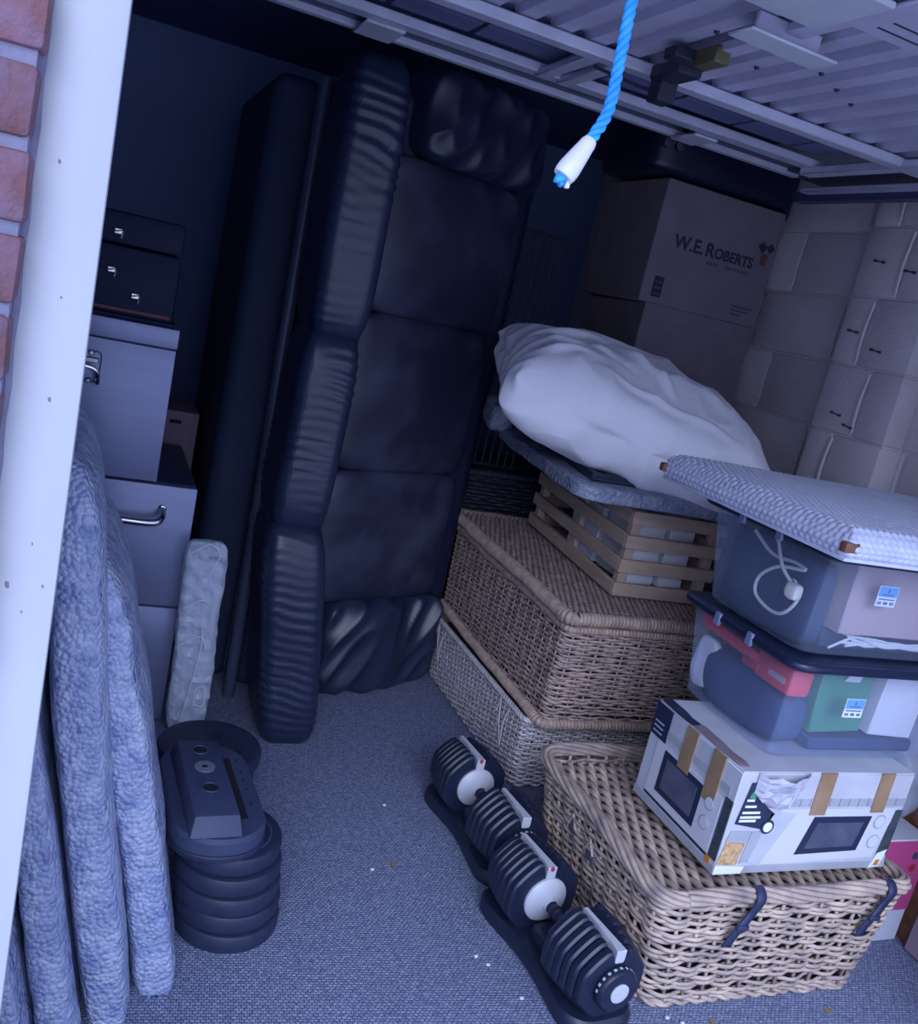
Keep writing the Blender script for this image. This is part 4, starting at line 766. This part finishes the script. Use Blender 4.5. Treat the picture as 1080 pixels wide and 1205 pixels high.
t_ = text('lettering', 'W.E.', .066, 'card_ink', ct, front_M(1.905, 2.9985, 1.855), .0004, .0019); t_ = text('lettering', 'R', .066, 'card_ink', ct, front_M(2.045, 2.9985, 1.855), .0004, .0019); text('lettering', 'OBERTS', .052, 'card_ink', ct, front_M(2.087, 2.9985, 1.855), .0004, .0015, .97)
for k, (a, b_) in enumerate(((2.065, 2.135), (2.15, 2.275))):
    for j in range(int((b_-a)/.014)): obj('small_print', rbox(a+j*.014, 2.9985, 1.826, a+j*.014+.0095, 3.0, 1.8385, .0004), 'card_ink3', ct)
lg = obj('logo_mark', (lambda v: (np.c_[v[0][:, 0], 2.9985+v[0][:, 2], v[0][:, 1]], v[1]))(prism([(2.268, 1.945), (2.295, 1.915), (2.315, 1.945), (2.29, 1.955)], 0, .001)), 'card_ink', ct, smooth=False)
obj('logo_diamond', rot(rbox(2.315, 2.9985, 1.928, 2.343, 3.0, 1.956, .0004), 'Y', PI/4, (2.329, 3, 1.942)), 'card_ink', ct); obj('logo_block', rot(rbox(2.282, 2.9987, 1.945, 2.30, 3.0, 1.962, .0004), 'Y', PI/4, (2.29, 3, 1.953)), 'card_ink3', ct); obj('logo_shadow', rbox(2.295, 2.9985, 1.876, 2.325, 3.0, 1.918, .0004), 'card_ink2', ct)
ub = obj('upright_mark', rbox(1.863, 2.9985, 1.668, 1.905, 3.0, 1.742, .0004), 'card_ink', ct)
for k in range(3): obj('upright_mark_line', rbox(1.870, 2.998, 1.677+.021*k, 1.898, 2.999, 1.683+.021*k, .0003), 'card_ink3', ub)
for k in range(3): obj('small_print', rbox(2.225, 2.9985, 1.672+.015*k, 2.225+(.05, .085, .10)[k], 3.0, 1.680+.015*k, .0004), 'card_ink3', ct)
def drape(W, U): r = np.array(W); r[:, 2] += .02*nz(W, 14, 4)*(U[:, 2] > 0); r[:, 1] += .012*nz(W, 20, 6); q = (U[:, 0] > .82) & (U[:, 1] < -.3); r[q, 2] -= .055*(U[q, 0]-.82)/.18*(U[q, 2] < .2); return r
tag(obj('black_sheet', move(puff(.66, .44, .16, 8, 40, drape), 2.055, 3.19, 2.165), 'plastic_black', angle=180), 'crumpled black plastic sheet lying on the lettered box', 'plastic sheet')

# ------------------------------------------------------------------ right edge: toy box, polythene bag, cardboard
pb = thing('toy_box', 'white and magenta printed box behind the willow basket', 'box', (2.27, 1.74, 0))
obj('carton', rbox(2.165, 1.60, 0, 2.355, 1.90, .335, .003), 'whitebox', pb)
pn = obj('magenta_panel', rbox(2.164, 1.5985, .105, 2.356, 1.601, .332, .0005), 'pink', pb)
for k, (xx, zz, c_) in enumerate(((2.31, .285, 'navy'), (2.312, .245, 'red2'), (2.306, .205, 'navy'), (2.29, .17, 'navy'), (2.262, .20, 'sticker_blue'), (2.258, .13, 'red2'), (2.28, .14, 'red2'))):
    o = obj('printed_button', move(rot(lathe([(.012, 0), (.012, .001)], 18), 'X', PI/2), xx, 1.598, zz), c_, pn)
    if k in (3, 5): obj('button_centre', move(rot(lathe([(.006, 0), (.006, .001)], 14), 'X', PI/2), xx, 1.5968, zz), 'sticker', o)
def bagf(W, U): r = np.array(W); q = np.abs(nz(W, 26, 3)); r += U*(.016*(.35-q)+.012*nz(W, 60, 5))[:, None]; return r
tag(obj('polythene_bag', move(puff(.20, .28, .30, 3.2, 48, bagf), 2.262, 1.77, .50), 'bag', angle=180), 'crumpled clear polythene bag on the white and magenta box', 'bag')
tag(obj('cardboard_sheet', rot(rbox(2.345, 1.05, 0.004, 2.357, 1.56, .33, .003), 'Y', .05, (2.345, 1.3, 0)), 'card'), 'low folded cardboard sheet leaning on the wall in front of the magenta box', 'cardboard')
tag(obj('cardboard_sheet', rbox(2.375, 1.45, 0, 2.387, 2.03, 1.155, .003), 'wood_corner'), 'tall dark brown board standing against the wall near the pier', 'board')

# ------------------------------------------------------------------ rope hanging from the door
rp = thing('pull_rope', 'bright blue twisted rope with white ferrule hanging from the door', 'rope', (.43, .90, 1.59))
path = smooth_path([(.447, .90, 2.10), (.45, .90, 1.95), (.452, .90, 1.83), (.4545, .90, 1.765), (.456, .90, 1.725), (.4525, .90, 1.705), (.446, .90, 1.690), (.434, .90, 1.662), (.424, .90, 1.645), (.418, .90, 1.636)], 200)
obj('rope_strands', twist(path, .0032, .0034, 3, .03, 8), 'rope', rp, angle=180)
fp = path[[147, 172]]
fer = tube(np.array([path[138]+(path[182]-path[138])*t for t in np.linspace(0, 1, 12)]), [.0068, .0085, .0088, .0094, .010, .0105, .011, .0115, .012, .0122, .012, .011], 20)
obj('ferrule', fer, 'ferrule', rp); e = path[182]; obj('ferrule_lip', rbox(e[0]+.004, e[1]-.003, e[2]-.010, e[0]+.009, e[1]+.003, e[2]+.004, .001), 'ferrule', rp)

# ------------------------------------------------------------------ crumbs on the carpet
for k, (x, y) in enumerate(((1.03, 1.66), (1.05, 1.63), (1.43, 1.42), (1.46, 1.40), (.98, 2.3), (.86, 2.0), (1.09, 1.52))):
    tag(obj('fluff_scrap', move(puff(.012, .009, .005, 3, 5, lambda W, U: W*(1+.3*nz(W, 500, 3))[:, None]), x, y, .0025), 'fluff'), 'tiny pale scrap of fluff on the carpet', 'scrap', 'fluff scraps on the carpet')
for k, (x, y, lab) in enumerate(((1.545, 1.39, 'small brown dead leaf on the carpet before the willow basket'), (1.90, 1.385, 'curled dry leaf on the carpet near the basket corner'), (.93, 2.02, 'thin dry leaf with stalk lying on the open carpet'))):
    v, f = prism([(0, -.012), (.007, -.004), (.008, .006), (0, .016), (-.008, .005), (-.006, -.005)], 0, .0015); v = rot((v, f), 'Z', k*1.2)[0]; v[:, 2] += 12*v[:, 0]**2
    tag(obj('dead_leaf', (v+np.array([x, y, .0005]), f), 'leafbit'), lab, 'leaf')
